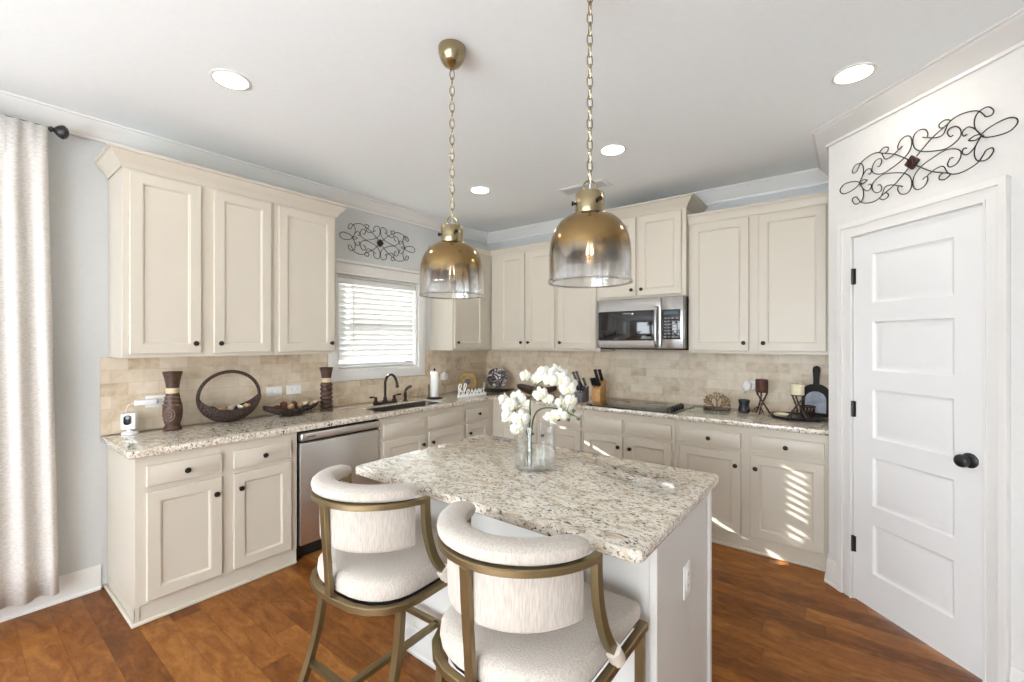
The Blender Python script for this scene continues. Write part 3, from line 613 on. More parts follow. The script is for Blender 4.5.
# ---------------------------------------------------------------- cooktop and microwave
t = thing('cooktop', 'black glass electric cooktop set in the granite', 'cooktop', (2.055, -0.360, CT))
m = MB(); m.box(-0.382, -0.262, 0.0005, 0.382, 0.258, 0.009, 0.003); m.build('glass_top', M['darkglass'], t)
for (x, y, r) in ((-0.22, -0.12, 0.09), (-0.22, 0.12, 0.075), (0.1, -0.12, 0.075), (0.1, 0.13, 0.095)):
    m = MB(); m.lathe([(r, 0.0092), (r, 0.0096), (r - 0.003, 0.0096), (r - 0.003, 0.0092)], 40, TR(x, y, 0), cap=False); m.build('burner_ring', M['keys'], t)
for i in range(5):
    m = MB(); m.lathe([(0.024, 0.0092), (0.025, 0.012), (0.0225, 0.034), (0.020, 0.037), (0, 0.0375)], 18, TR(0.325, -0.215 + i * 0.068, 0)); m.box(0.321, -0.235 + i * 0.068, 0.034, 0.329, -0.195 + i * 0.068, 0.046, 0.002)
    m.build('control_knob', M['black'], t)
t = thing('microwave', 'stainless over-the-range microwave with a dark glass door', 'microwave', (1.6845, 0, 1.396))
w, h, dp = 0.754, 0.424, 0.405
MB().box(0, -dp, 0.0, w, -0.002, h, 0.003).build('body', M['mwsteel'], t)
MB().box(0.01, -dp + 0.02, -0.012, w - 0.01, -0.02, -0.0005).build('vent_underside', M['gap'], t)
dw = 0.575
d = MB(); d.cells([0.002, 0.030, dw - 0.06, dw], [0.002, 0.066, 0.318, h - 0.002], lambda x, z: not (0.030 < x < dw - 0.06 and 0.066 < z < 0.318), -dp - 0.0005, -dp - 0.030, lambda x, z, c: (x, c, z)); d.bevel(0.003)
d = d.build('door', M['mwsteel'], t)
MB().box(0.016, -dp - 0.0315, 0.068, dw - 0.062, -dp - 0.012, 0.316, 0.002).build('door_window', M['mwglass'], d)
m = MB(); m.tube(cat([(dw - 0.030, -dp - 0.030, 0.335), (dw - 0.030, -dp - 0.062, 0.315), (dw - 0.030, -dp - 0.070, 0.20), (dw - 0.030, -dp - 0.062, 0.045), (dw - 0.030, -dp - 0.030, 0.022)], 6), 0.0155, 14); m.build('door_handle', M['mwsteel'], d)
MB().box(0.245, -dp - 0.0325, 0.292, 0.325, -dp - 0.0313, 0.302).build('badge', M['keys'], d)
p = MB(); p.box(dw + 0.004, -dp - 0.030, 0.002, w - 0.002, -dp - 0.0005, h - 0.002, 0.003); p = p.build('control_panel', M['mwsteel'], t)
MB().box(dw + 0.012, -dp - 0.0315, 0.075, w - 0.022, -dp - 0.0296, 0.318, 0.001).build('keypad', M['mwglass'], p)
m = MB()
for i in range(4):
    for j in range(7): m.box(dw + 0.027 + i * 0.031, -dp - 0.0325, 0.090 + j * 0.025, dw + 0.027 + i * 0.031 + 0.020, -dp - 0.0313, 0.090 + j * 0.025 + 0.012)
m.build('buttons', M['keys'], p)
MB().box(dw + 0.03, -dp - 0.0325, 0.277, w - 0.04, -dp - 0.0313, 0.302).build('display', simple('display_green', (0.05, 0.09, 0.10), 0.2), p)

# ---------------------------------------------------------------- pantry door
dr = thing('door_1', 'white five-panel pantry door with black knob', None, (*PS(0), 0), -45); dr['kind'] = 'structure'
a0, a1 = DS0 + 0.004, DS1 - 0.004; z0, z1 = 0.010, 2.037
PANS = []; pz = [0.165, 0.525, 0.885, 1.245, 1.605]; ph = 0.265
pz = [0.20 + i * 0.366 for i in range(5)]
xs = [a0, a0 + 0.115, a1 - 0.115, a1]; zs = [z0]
for z in pz: zs += [z, z + ph]
zs += [z1]
m = MB(); F0, F1 = 0.030, -0.005
inp = lambda x, z: (xs[1] < x < xs[2] and any(q < z < q + ph for q in pz))
m.cells(xs, zs, lambda x, z: not inp(x, z), F0, F1, lambda x, z, c: (x, c, z))
for z in pz: nest(m, xs[1], z, xs[2], z + ph, 0, [(0, -F1), (0.004, -F1 - 0.004), (0.013, -F1 - 0.010), (0.019, -F1 - 0.010), (0.046, -F1 - 0.002), (0.049, -F1 - 0.0015)])
bmesh.ops.remove_doubles(m.b, verts=m.b.verts[:], dist=1e-5)
leaf = m.build('door_leaf', M['door'], dr)
m = MB(); m.cells([0, DS0 - 0.0005 + 0.0, DS1 + 0.0005, 1], [0.001, DZ - 0.0002, 2.2], lambda x, z: False, 0, 1)
j = MB()
c0, c1 = DS0 - 0.085, DS1 + 0.085
j.cells([c0, DS0, DS1, c1], [0.001, DZ, DZ + 0.085], lambda x, z: not (DS0 < x < DS1 and z < DZ), -0.001, -0.017, lambda x, z, c: (x, c, z)); j.bevel(0.004, 2)
j.cells([c0, c0 + 0.028, c1 - 0.028, c1], [0.001, DZ + 0.057, DZ + 0.0852], lambda x, z: not (c0 + 0.028 < x < c1 - 0.028 and z < DZ + 0.057), -0.012, -0.026, lambda x, z, c: (x, c, z))
j.cells([DS0 - 0.010, DS0 - 0.001, DS1 + 0.001, DS1 + 0.010], [0.001, DZ + 0.001, DZ + 0.010], lambda x, z: not (DS0 - 0.001 < x < DS1 + 0.001 and z < DZ + 0.001), -0.012, -0.021, lambda x, z, c: (x, c, z))
j.build('door_casing', M['white'], dr)
s = MB(); s.cells([DS0, DS0 + 0.0035, DS1 - 0.0035, DS1], [0.001, DZ - 0.0035, DZ], lambda x, z: not (DS0 + 0.0035 < x < DS1 - 0.0035 and z < DZ - 0.0035), 0.0, 0.108, lambda x, z, c: (x, c, z)); s.build('door_jamb', M['white'], dr)
for hz in (1.822, 1.075, 0.315):
    m = MB(); m.tube([(a0 - 0.001, -0.010, hz - 0.045), (a0 - 0.001, -0.010, hz + 0.045)], 0.0075, 10); m.box(a0 - 0.002, -0.0075, hz - 0.044, a0 + 0.016, -0.0052, hz + 0.044); m.build('hinge', M['black'], dr)
m = MB(); kx = a1 - 0.052; kz = 0.935
m.lathe([(0.033, 0.0055), (0.033, 0.010), (0.027, 0.014), (0.013, 0.018), (0.012, 0.024), (0.018, 0.030), (0.026, 0.039), (0.029, 0.048), (0.026, 0.058), (0.016, 0.064), (0, 0.065)], 22, TR(kx, 0, kz) @ FRONT)
m.build('door_knob', M['black'], dr)

# ---------------------------------------------------------------- ceiling lights, vent
for (x, y, lab) in ((1.105, -3.175, 'round recessed ceiling light above the left wall cabinets'), (3.51, -1.37, 'round recessed ceiling light nearest the pantry wall'),
                    (2.237, -1.295, 'round recessed ceiling light in front of the microwave cabinet'), (1.01, -1.252, 'round recessed ceiling light near the sink corner')):
    t = thing('recessed_light', lab, 'ceiling light', (x, y, H), 0, 'recessed ceiling lights')
    m = MB(); m.lathe([(0.088, -0.0005), (0.088, -0.004), (0.080, -0.006), (0.072, -0.0045), (0.072, -0.0005)], 36, cap=False); m.build('trim_ring', M['white'], t)
    m = MB(); m.lathe([(0.0725, -0.003), (0.04, -0.0036), (0.0, -0.0038)], 36); m.build('lens', M['lens'], t)
t = thing('ceiling_vent', 'small white ceiling air vent behind the right pendant', 'vent', (1.74, -0.765, H))
m = MB(); m.cells([-0.21, -0.185, 0.185, 0.21], [-0.085, -0.06, 0.06, 0.085], lambda x, y: not (abs(x) < 0.185 and abs(y) < 0.06), -0.008, -0.0005); m.build('frame', M['white'], t)
MB().box(-0.185, -0.06, -0.003, 0.185, 0.06, -0.0006).build('duct', M['gap'], t)
m = MB()
for i in range(9): m.box(-0.184 + 0, -0.056 + i * 0.0135, -0.0065, 0.184, -0.056 + i * 0.0135 + 0.006, -0.0032)
m.build('louvres', M['grille'], t)

# ---------------------------------------------------------------- pendants
def pendant(x, y, lab):
    t = thing('pendant_light', lab, 'pendant light', (x, y, H), 0, 'pendants over the island')
    m = MB(); m.lathe([(0.058, -0.0005), (0.060, -0.006), (0.058, -0.03), (0.050, -0.055), (0.034, -0.078), (0.016, -0.088), (0.010, -0.096), (0, -0.097)], 32); m.build('canopy', M['brass'], t)
    top, bot = -0.100, -0.740
    n = 18; p = (top - bot) / n
    MB().tube([(0.003, 0.002, top + 0.004), (-0.002, 0.003, -0.4), (0.002, -0.002, bot - 0.03)], 0.0014, 6).build('cord', M['plate'], t)
    lk = None
    for i in range(n):
        zc = top - p * (i + 0.5); hl, hw = p * 0.66, 0.0095
        if lk is None:
            pts = [(hw * cos(2 * pi * k / 16), 0, hl * sin(2 * pi * k / 16) if abs(sin(2 * pi * k / 16)) > 0.9 else (hl - hw * 0.6) * (1 if sin(2 * pi * k / 16) > 0 else -1) * abs(sin(2 * pi * k / 16)) ** 0.6) for k in range(16)]
            o = lk = MB().tube(pts, 0.0023, 6, closed=True).build('chain_link', M['brass'], t)
        else:
            o = lk.copy(); COL.objects.link(o); o.parent = t
        o.location = (0, 0, zc); o.rotation_euler = (0, 0, R(37.8 + 15 + (90 if i % 2 else 0)))
    m = MB(); m.tube([(0.022 * cos(2 * pi * k / 24), 0, bot - 0.019 + 0.022 * sin(2 * pi * k / 24)) for k in range(24)], 0.0034, 8, closed=True); m.xf(Matrix.Rotation(R(50), 4, 'Z')); m.build('hanging_ring', M['brass'], t)
    zc = -0.765
    m = MB(); m.lathe([(0.0, bot - 0.038), (0.046, bot - 0.039), (0.048, bot - 0.042), (0.048, -0.845), (0.046, -0.852), (0.0, -0.852)], 28); cl = m.build('collar', M['brass'], t)
    for k in range(3):
        a = R(37.8 - 90 + 25 + 120 * k); m = MB(); m.lathe([(0.005, 0.046), (0.005, 0.054), (0.008, 0.055), (0.008, 0.061), (0, 0.0615)], 10, TR(0, 0, -0.812) @ Matrix.Rotation(a, 4, 'Z') @ Matrix.Rotation(R(90), 4, 'Y')); m.build('thumb_screw', M['bronze'], cl)
    prof = [(0.046, -0.850), (0.062, -0.8525), (0.083, -0.862), (0.102, -0.878), (0.117, -0.899), (0.128, -0.925), (0.134, -0.953), (0.137, -0.99), (0.138, -1.03), (0.138, -1.066), (0.141, -1.072), (0.141, -1.078), (0.1385, -1.080)]
    inner = [(r - 0.0035, z) for r, z in reversed(prof[1:-1])]
    m = MB(); m.lathe(prof + inner, 48, cap=False); m.build('glass_shade', M['ombre'], t)
    m = MB(); m.tube([(0.1385 * cos(2 * pi * k / 56), 0.1385 * sin(2 * pi * k / 56), -1.0795) for k in range(56)], 0.0036, 8, closed=True); m.build('glass_rim', M['rimglass'], t)
    m = MB(); m.lathe([(0.020, -0.8525), (0.020, -0.900), (0.018, -0.905), (0, -0.905)], 16); m.build('socket', M['brass'], t)
    m = MB(); m.lathe([(0.012, -0.905), (0.018, -0.92), (0.031, -0.96), (0.032, -0.985), (0.024, -1.008), (0.0, -1.018)], 20); m.build('bulb', M['glass'], t)
    m = MB()
    for k in range(4):
        a = pi / 2 * k; m.tube([(0.004 * cos(a), 0.004 * sin(a), -0.918), (0.013 * cos(a), 0.013 * sin(a), -0.985), (0.004 * cos(a + .6), 0.004 * sin(a + .6), -0.925)], 0.0012, 5)
    m.build('filament', M['bulb_glow'], t)
    return t
pendant(2.130, -2.680, 'gold ombre glass pendant nearer the sink window')
pendant(2.808, -2.700, 'gold ombre glass pendant nearer the pantry, in front of the microwave cabinet')

# ---------------------------------------------------------------- counter stools
def stool(x, y, rz, lab):
    t = thing('counter_stool', lab, 'stool', (x, y, 0), rz, 'counter stools at the island')
    def outline(w, yb, yf, r, n=10):
        pts = [(w, yf)]
        for i in range(n + 1):
            a = pi * i / n; c, s_ = cos(a), sin(a)
            ex = 0.75
            pts.append((w * (abs(c) ** ex) * (1 if c >= 0 else -1), yb + 0.17 - 0.17 * (abs(s_) ** 0.9)))
        pts.append((-w, yf)); return pts
    m = MB(); o = outline(0.2390, -0.250, 0.253, 0)
    m.sweep(o[::-1], [(-0.012, 0.577), (0.012, 0.577), (0.012, 0.601), (-0.012, 0.601)], closed=True); m.bevel(0.003, 1); m.build('seat_ring', M['chairmetal'], t)
    MB().rings([[(px * 0.90, py * 0.90, z) for px, py in o] for z in (0.588, 0.601)], True, True, True).build('seat_board', M['black'], t)
    # seat cushion with rounded edges
    def so_(k, z, lift=0):
        q = []
        for px, py in cat([(a, b, 0) for a, b in outline(0.236, -0.243, 0.248, 0, 12)] , 2, closed=True) and outline(0.231 - k, -0.240 + k, 0.250 - k, 0, 16): q.append((px, py, z))
        return q
    m = MB(); rs = [so_(0.012, 0.603), so_(0.003, 0.612), so_(0.0, 0.630), so_(0.002, 0.652), so_(0.012, 0.667), so_(0.03, 0.675), so_(0.07, 0.681), so_(0.12, 0.684)]
    m.rings(rs, True, True, True); m.build('seat_cushion', M['fabric'], t)
    def el(a, k=0.0, z=0.0): return ((0.228 - k) * cos(a), -0.026 - (0.251 - k) * sin(a), z + 0.014 * sin(a))
    A = [pi * i / 28 for i in range(29)]
    m = MB(); m.tube([el(a, 0, 0.908) for a in A], 1, up=(0, 0, 1), flat=(0.010, 0.012)); m.bevel(0.003, 1); m.build('top_rail', M['chairmetal'], t)
    m = MB(); m.tube([(0, -0.256, 0.603), (0, -0.262, 0.70), (0, -0.272, 0.82), (0, -0.2770, 0.9115)], 1, up=(1, 0, 0), flat=(0.014, 0.009)); m.bevel(0.002, 1); m.build('back_post', M['chairmetal'], t)
    for sx in (1, -1):
        pts = cat([(sx * 0.228, -0.036, 0.918), (sx * 0.2285, -0.036, 0.86), (sx * 0.231, -0.028, 0.78), (sx * 0.236, -0.004, 0.70), (sx * 0.241, 0.036, 0.635), (sx * 0.244, 0.060, 0.602)], 5)
        m = MB(); m.tube(pts, 1, up=(1, 0, 0), flat=(0.011, 0.013)); ar = m.build('arm', M['chairmetal'], t)
        m = MB(); m.tube([(sx * 0.2405, 0.030, 0.645), (sx * 0.2435, 0.056, 0.604)], 0.0225, 14); m.build('arm_cuff', M['cuff'], t)
        # rear leg, sabre curved; front leg straight
        pts = cat([(sx * 0.222, -0.140, 0.574), (sx * 0.221, -0.150, 0.46), (sx * 0.222, -0.180, 0.32), (sx * 0.226, -0.235, 0.17), (sx * 0.232, -0.325, 0.002)], 5)
        m = MB(); m.tube(pts, 1, up=(1, 0, 0), flat=(0.014, 0.011)); lg = m.build('leg', M['chairmetal'], t)
        m = MB(); m.lathe([(0.005, 0.0), (0.006, 0.006), (0, 0.008)], 8, TR(sx * 0.236, -0.19, 0.30) @ Matrix.Rotation(R(90 * sx), 4, 'Y')); m.build('bolt', M['chairmetal'], lg)
        m = MB(); m.tube([(sx * 0.232, 0.243, 0.5735), (sx * 0.232, 0.243, 0.002)], 1, up=(1, 0, 0), flat=(0.013, 0.011)); m.build('leg', M['chairmetal'], t)
    zb = 0.25
    for ya, yb, xa, xb in ((-0.196, -0.196, -0.222, 0.222), (0.243, 0.243, -0.22, 0.22), (-0.196, 0.243, 0.0, 0.0)):
        m = MB(); m.tube([(xa, ya, zb), (xb, yb, zb)], 1, up=(0, 0, 1), flat=(0.010, 0.012)); m.build('stretcher', M['chairmetal'], t)
    # curved back panel and padded roll
    B = [R(9) + (pi - 2 * R(9)) * i / 24 for i in range(25)]
    m = MB(); rs = []
    for i, a in enumerate(B):
        e = 0.004 if i in (0, 24) else 0.0
        zt, zl = 0.897, 0.742
        rs.append([el(a, 0.020, zl + 0.012), el(a, 0.017 + e, zl + 0.02 + e), el(a, 0.015 + e, zt), el(a, 0.045 - e, zt), el(a, 0.045 - e, zl + 0.01), el(a, 0.036, zl)])
    m.rings(rs, True, True, True); m.build('back_panel', M['fabric'], t)
    Cc = [R(9) + (pi - 2 * R(9)) * i / 32 for i in range(33)]
    m = MB(); rs = []
    for i, a in enumerate(Cc):
        e = min(i, 32 - i); f = 1.0 if e >= 3 else (0.72, 0.92, 0.98)[e]
        ring = []
        for j_ in range(14):
            q = 2 * pi * j_ / 14; cu, su = cos(q), sin(q)
            ring.append(el(a, 0.028 + 0.041 * f * cu * (abs(cu) ** -0.25 if abs(cu) > 1e-6 else 0), 0.9435 + 0.0245 * f * su * (abs(su) ** -0.2 if abs(su) > 1e-6 else 0)))
        rs.append(ring)
    m.rings(rs, True, True, True); m.build('top_roll', M['fabric'], t)
    return t
stool(2.110, -2.985, 2, 'ivory upholstered brass stool farther left, beside the dishwasher')
stool(2.768, -2.985, 0, 'ivory upholstered brass stool nearer the island corner with the outlet')

# ---------------------------------------------------------------- curtain and rod
t = thing('curtain_rod', 'black curtain rod with a teardrop finial on the left wall', 'curtain rod', (0.115, -3.70, 2.592))
MB().tube([(0, 0.012, 0), (0, -1.95, 0)], 0.010, 12).build('rod', M['black'], t)
m = MB(); m.lathe([(0.011, 0.0), (0.016, 0.004), (0.016, 0.009), (0.009, 0.013), (0.013, 0.019), (0.027, 0.031), (0.036, 0.046), (0.037, 0.056), (0.028, 0.069), (0.010, 0.076), (0, 0.077)], 20, TR(0, 0.010, 0) @ Matrix.Rotation(R(-90), 4, 'X')); m.build('finial', M['black'], t)
m = MB(); m.tube([(-0.113, -0.10, 0), (0, -0.10, 0)], 0.007, 8); m.lathe([(0.022, 0), (0.022, 0.005), (0, 0.005)], 14, TR(-0.1145, -0.10, 0) @ Matrix.Rotation(R(90), 4, 'Y')); m.build('bracket', M['black'], t)
m = MB(); rs = []
NY, NZ = 96, 14
for k in range(NZ + 1):
    z = 2.588 - (2.588 - 0.105) * k / NZ; f = k / NZ; row = []
    for i in range(NY + 1):
        u = i / NY; y = -3.698 + 0.045 * f * (1 - u) - u * 0.62
        ph_ = u * 2 * pi * 6.3 + 0.5 * sin(u * 9) * f
        amp = 0.013 + 0.010 * f
        x = 0.128 + amp * sin(ph_) + 0.005 * f * sin(u * 31 + 1)
        if z > 2.55: x = 0.1385 + (0.012 + 0.006 * sin(ph_ * 2))
        row.append((x, y, z))
    rs.append(row)
m.rings(rs, closed=False)
cu = m.build('curtain', M['curtain']); tag(cu, 'long cream curtain hanging at the left edge', 'curtain')
sd = cu.modifiers.new('thick', 'SOLIDIFY'); sd.thickness = 0.0025

# ---------------------------------------------------------------- iron scrolls
A_ = [[(286, 3), (308, 17), (346, 27), (383, 28), (405, 15), (411, 4), (402, -6)],
 [(20, 22), (58, 54), (91, 79), (130, 99), (161, 114), (167, 124), (146, 136), (123, 128), (124, 111), (139, 104)],
 [(49, 102), (66, 92), (72, 109), (58, 135), (28, 143), (7, 126), (3, 92), (16, 59), (49, 33), (99, 14), (146, 3), (184, 12), (209, 33), (209, 62), (191, 85), (165, 87), (157, 70), (168, 49), (180, 51)],
 [(71, 90), (107, 73), (139, 74), (161, 114), (198, 129), (240, 125), (276, 110), (296, 84), (305, 71), (325, 69), (331, 85), (315, 107), (296, 111), (272, 100), (262, 73), (266, 39), (286, 2)],
 [(286, 4), (262, 41), (240, 59), (221, 53), (216, 38), (223, 27), (233, 31)], [(240, 0), (262, 10), (286, 6)]]
def scroll(name, lab, loc, rz, sx, sz, mt, dm):
    t = thing(name, lab, 'wall decoration', loc, rz, 'iron wall scrolls'); m = MB()
    for l in A_:
        for fx in (1, -1):
            for fz in (1, -1):
                l2 = [q for q in l if not (q == (402, -6))] + ([(411, 0)] if l[0] == (286, 3) and len(l) == 7 else [])
                m.tube(cat([(fx * q[0] * 0.001 * sx, -0.014, fz * q[1] * 0.001 * sz) for q in l2], 5), 0.0026, 6)
    m.build('scrollwork', M['iron'], t)
    m = MB(); m.box(-0.026, -0.022, -0.026, 0.026, -0.008, 0.026, 0.004); m.xf(Matrix.Rotation(R(45), 4, 'Y'))
    for q in (-0.012, 0.0, 0.012): m.box(q - 0.004, -0.026, -0.018, q + 0.004, -0.021, 0.018, 0.001)
    m.build('center_medallion', mt, t)
    for fx in (1, -1): MB().tube([(fx * 0.286 * sx, -0.014, 0), (fx * 0.286 * sx, -0.0008, 0)], 0.004, 6).build('wall_pin', M['iron'], t)
    return t
scroll('wall_scroll', 'black iron scroll hung on the wall above the sink window', (0.0, -1.533, 2.372), 90, 1.0, 1.06, M['iron'], 0)
px, py = PS(0.506)
scroll('wall_scroll', 'iron scroll with a dark red center above the pantry door', (px, py, 2.335), -45, 1.0, 1.0, M['rust'], 0)

# ---------------------------------------------------------------- outlets and plugs
def outlet(lab, loc, rz, w=0.115, h=0.072, parts=2, name='wall_outlet', decora=False):
    t = thing(name, lab, 'outlet', loc, rz); MB().box(-w / 2, -0.006, -h / 2, w / 2, -0.0006, h / 2, 0.002).build('cover_plate', M['plate'], t)
    for i in range(parts):
        c = (i - (parts - 1) / 2) * 0.040; hz = w > h
        x, z = (c, 0) if hz else (0, c)
        m = MB(); m.box(x - 0.015, -0.0085, z - 0.015, x + 0.015, -0.0055, z + 0.015, 0.003); f = m.build('socket', M['plate'], t)
        m = MB()
        for q in (-0.006, 0.006): m.box(x + (q if not hz else -0.002), -0.0092, z + (q if hz else -0.002) , x + (q if not hz else -0.002) + (0.0016 if not hz else 0.007), -0.0084, z + (q if hz else -0.002) + (0.007 if not hz else 0.0016))
        m.build('slots', M['gap'], f)
    return t
outlet('white horizontal outlet left of the dark vase, holding the chargers', (0.0108, -3.205, 1.078), 90)
outlet('left of two white outlet plates above the dried-flower tray', (0.0108, -2.487, 1.074), 90)
outlet('right of two white outlet plates above the dried-flower tray', (0.0108, -2.338, 1.076), 90)
outlet('white outlet plate on the back wall near the corner', (0.262, -0.0108, 1.055), 0)
outlet('white outlet behind the brown candle, with a round plug-in beside it', (2.885, -0.0108, 1.100), 0)
outlet('white outlet on the end panel of the island', (3.0302, -2.384, 0.592), 90, w=0.072, h=0.118)
outlet('white outlet behind the paper towel holder', (0.0108, -0.715, 1.075), 90)
tag(MB().box(0.0108, -1.955, 0.915, 0.0150, -1.815, 0.965, 0.002).build('tile_plate', M['tanband']), 'tan blank cover plate on the tile under the window', 'cover plate')
t = thing('usb_charger', 'white charger block plugged in left of the dark vase', 'charger', (0.0205, -3.265, 1.078), 90)
MB().box(-0.055, -0.030, -0.017, 0.055, -0.001, 0.017, 0.006, 3).build('charger_body', M['plate'], t)
m = MB(); m.tube(cat([(-0.056, -0.015, 0), (-0.085, -0.016, -0.012), (-0.098, -0.02, -0.07), (-0.088, -0.022, -0.13), (-0.086, -0.024, -0.16)], 6), 0.0022, 6); m.build('charger_cable', M['plate'], t)
t = thing('air_freshener', 'round white plug-in freshener by the outlet behind the brown candle', 'air freshener', (2.822, -0.0115, 1.095), 0)
m = MB(); m.lathe([(0.020, 0.0), (0.030, 0.008), (0.040, 0.02), (0.040, 0.032), (0.03, 0.042), (0, 0.045)], 20, FRONT); m.xf(Matrix.Diagonal((0.9, 1, 1.15, 1))); m.build('shell', M['plate'], t)
m = MB(); m.lathe([(0.016, 0), (0.018, 0.02), (0.012, 0.03), (0, 0.03)], 14, TR(0.0, -0.028, -0.066)); m.build('oil_vial', M['glass'], t)
t = thing('air_freshener', 'round white plug-in beside the paper towel roll', 'air freshener', (0.0205, -0.745, 1.085), 90)
m = MB(); m.lathe([(0.018, 0.0), (0.028, 0.008), (0.038, 0.02), (0.038, 0.032), (0.03, 0.04), (0, 0.043)], 20, FRONT); m.xf(Matrix.Diagonal((0.9, 1, 1.2, 1))); m.build('shell', M['plate'], t)

# ---------------------------------------------------------------- things on the left counter
t = thing('security_camera', 'small white indoor camera at the left end of the counter', 'camera', (0.088, -3.352, CT), 60)
m = MB(); m.lathe([(0.040, 0.0006), (0.040, 0.010), (0.036, 0.014), (0.014, 0.018), (0.012, 0.032)], 24); m.build('stand', M['plate'], t)
MB().box(-0.036, -0.030, 0.032, 0.036, 0.030, 0.128, 0.010, 3).build('housing', M['plate'], t)
m = MB(); m.box(-0.0165, -0.034, 0.062, 0.0165, -0.0295, 0.118, 0.014, 4); f = m.build('lens_panel', M['black'], t)
m = MB(); m.lathe([(0.010, 0.0), (0.010, 0.003), (0, 0.003)], 16, TR(0, -0.0335, 0.105) @ FRONT); m.build('lens', M['darkglass'], f)

t = thing('carved_vase', 'dark brown belly vase with swirl carving beside the wicker hoop basket', 'vase', (0.130, -3.153, CT)); t.scale = (0.84, 0.84, 1.0)
m = MB(); m.lathe([(0.058, 0.0006), (0.061, 0.010), (0.050, 0.024), (0.046, 0.034), (0.058, 0.07), (0.063, 0.11), (0.060, 0.150), (0.048, 0.195), (0.041, 0.232)], 32); body = m.build('body', M['brownwood'], t)
m = MB(); m.lathe([(0.043, 0.232), (0.044, 0.240), (0.044, 0.258), (0.043, 0.264)], 28); m.build('neck_band', M['tanband'], t)
m = MB(); m.lathe([(0.041, 0.264), (0.043, 0.285), (0.052, 0.33), (0.063, 0.366), (0.059, 0.366), (0.046, 0.325), (0.034, 0.28), (0, 0.279)], 32); m.build('flared_neck', M['brownwood'], t)
# raised spiral carving facing the room, and neck ribs
def rad(z):
    P = [(0.034, 0.046), (0.07, 0.058), (0.11, 0.063), (0.15, 0.060), (0.195, 0.048), (0.232, 0.041)]
    for (a, ra), (b, rb) in zip(P, P[1:]):
        if z <= b: return ra + (rb - ra) * (z - a) / (b - a)
    return 0.041
m = MB(); pts = []
for i in range(70):
    a = i / 69 * 2 * pi * 2.6; q = 0.006 + 0.0165 * a / (2 * pi) ; zz = 0.098 + q * sin(a); th = R(-38) + q * cos(a) / 0.062
    zz = max(0.04, min(0.228, zz)); r_ = rad(zz) + 0.001; pts.append((r_ * cos(th), r_ * sin(th), zz))
m.tube(pts, 0.0042, 6)
for zz in (0.158, 0.182, 0.206):
    m.tube([(rad(zz - 0.012 * cos(q)) * cos(R(-38) + q) * 1.01, rad(zz - 0.012 * cos(q)) * sin(R(-38) + q) * 1.01, zz + 0.012 * cos(q) - 0.006) for q in [R(-80 + 8 * k) for k in range(21)]], 0.0045, 6)
m.build('swirl_carving', M['carve'], t)

t = thing('carved_vase', 'dark brown ribbed column vase beside the sink window', 'vase', (0.160, -2.148, CT))
pr_ = [(0.050, 0.0006), (0.052, 0.008), (0.050, 0.016)]
for i in range(6): z_ = 0.02 + i * 0.034; pr_ += [(0.040, z_), (0.051 - 0.0008 * i, z_ + 0.012), (0.051 - 0.0008 * i, z_ + 0.020), (0.040, z_ + 0.032)]
m = MB(); m.lathe(pr_ + [(0.038, 0.228)], 28); m.build('body', M['brownwood'], t)
m = MB(); m.lathe([(0.038, 0.228), (0.0395, 0.236), (0.0395, 0.256), (0.038, 0.262)], 24); m.build('neck_band', M['tanband'], t)
m = MB(); m.lathe([(0.036, 0.262), (0.041, 0.30), (0.052, 0.346), (0.048, 0.346), (0.034, 0.30), (0.03, 0.275), (0, 0.274)], 28); m.build('flared_neck', M['brownwood'], t)

# hoop basket
t = thing('hoop_basket', 'dark wicker basket with a tall round hoop handle', 'basket', (0.135, -2.832, CT), 90)
Wb, Hb = 0.188, 0.168; CZ = Hb + 0.0128
m = MB(); ring = [(Wb * cos(2 * pi * k / 48), 0, CZ + Hb * sin(2 * pi * k / 48)) for k in range(48)]
m.tube(ring, 0.0115, 8, closed=True); m.build('hoop_handle', M['weave'], t)
def shell(off):
    rs = []
    for i in range(33):
        a = R(188) + R(164) * i / 32; f = max(0.02, sin(pi * (i + 1.2) / 34.4))
        cx, cz = (Wb - off) * cos(a), CZ + (Hb - off) * sin(a); dpt, hgt = (0.085 - off) * f ** 0.6, 0.085 * f ** 0.8
        row = []
        for k in range(13):
            b = pi * k / 12; row.append((cx * (1 + 0.03 * sin(b)), -dpt * cos(b), cz + hgt * (1 - sin(b) ** 0.9) * 0.9))
        rs.append(row)
    return rs
m = MB(); m.rings(shell(0.0), False); m.rings(shell(0.006), False)
so1 = shell(0.0)
for side in (0, 12): m.tube([r_[side] for r_ in so1], 0.0065, 6)
m.build('woven_bowl', M['weave'], t)

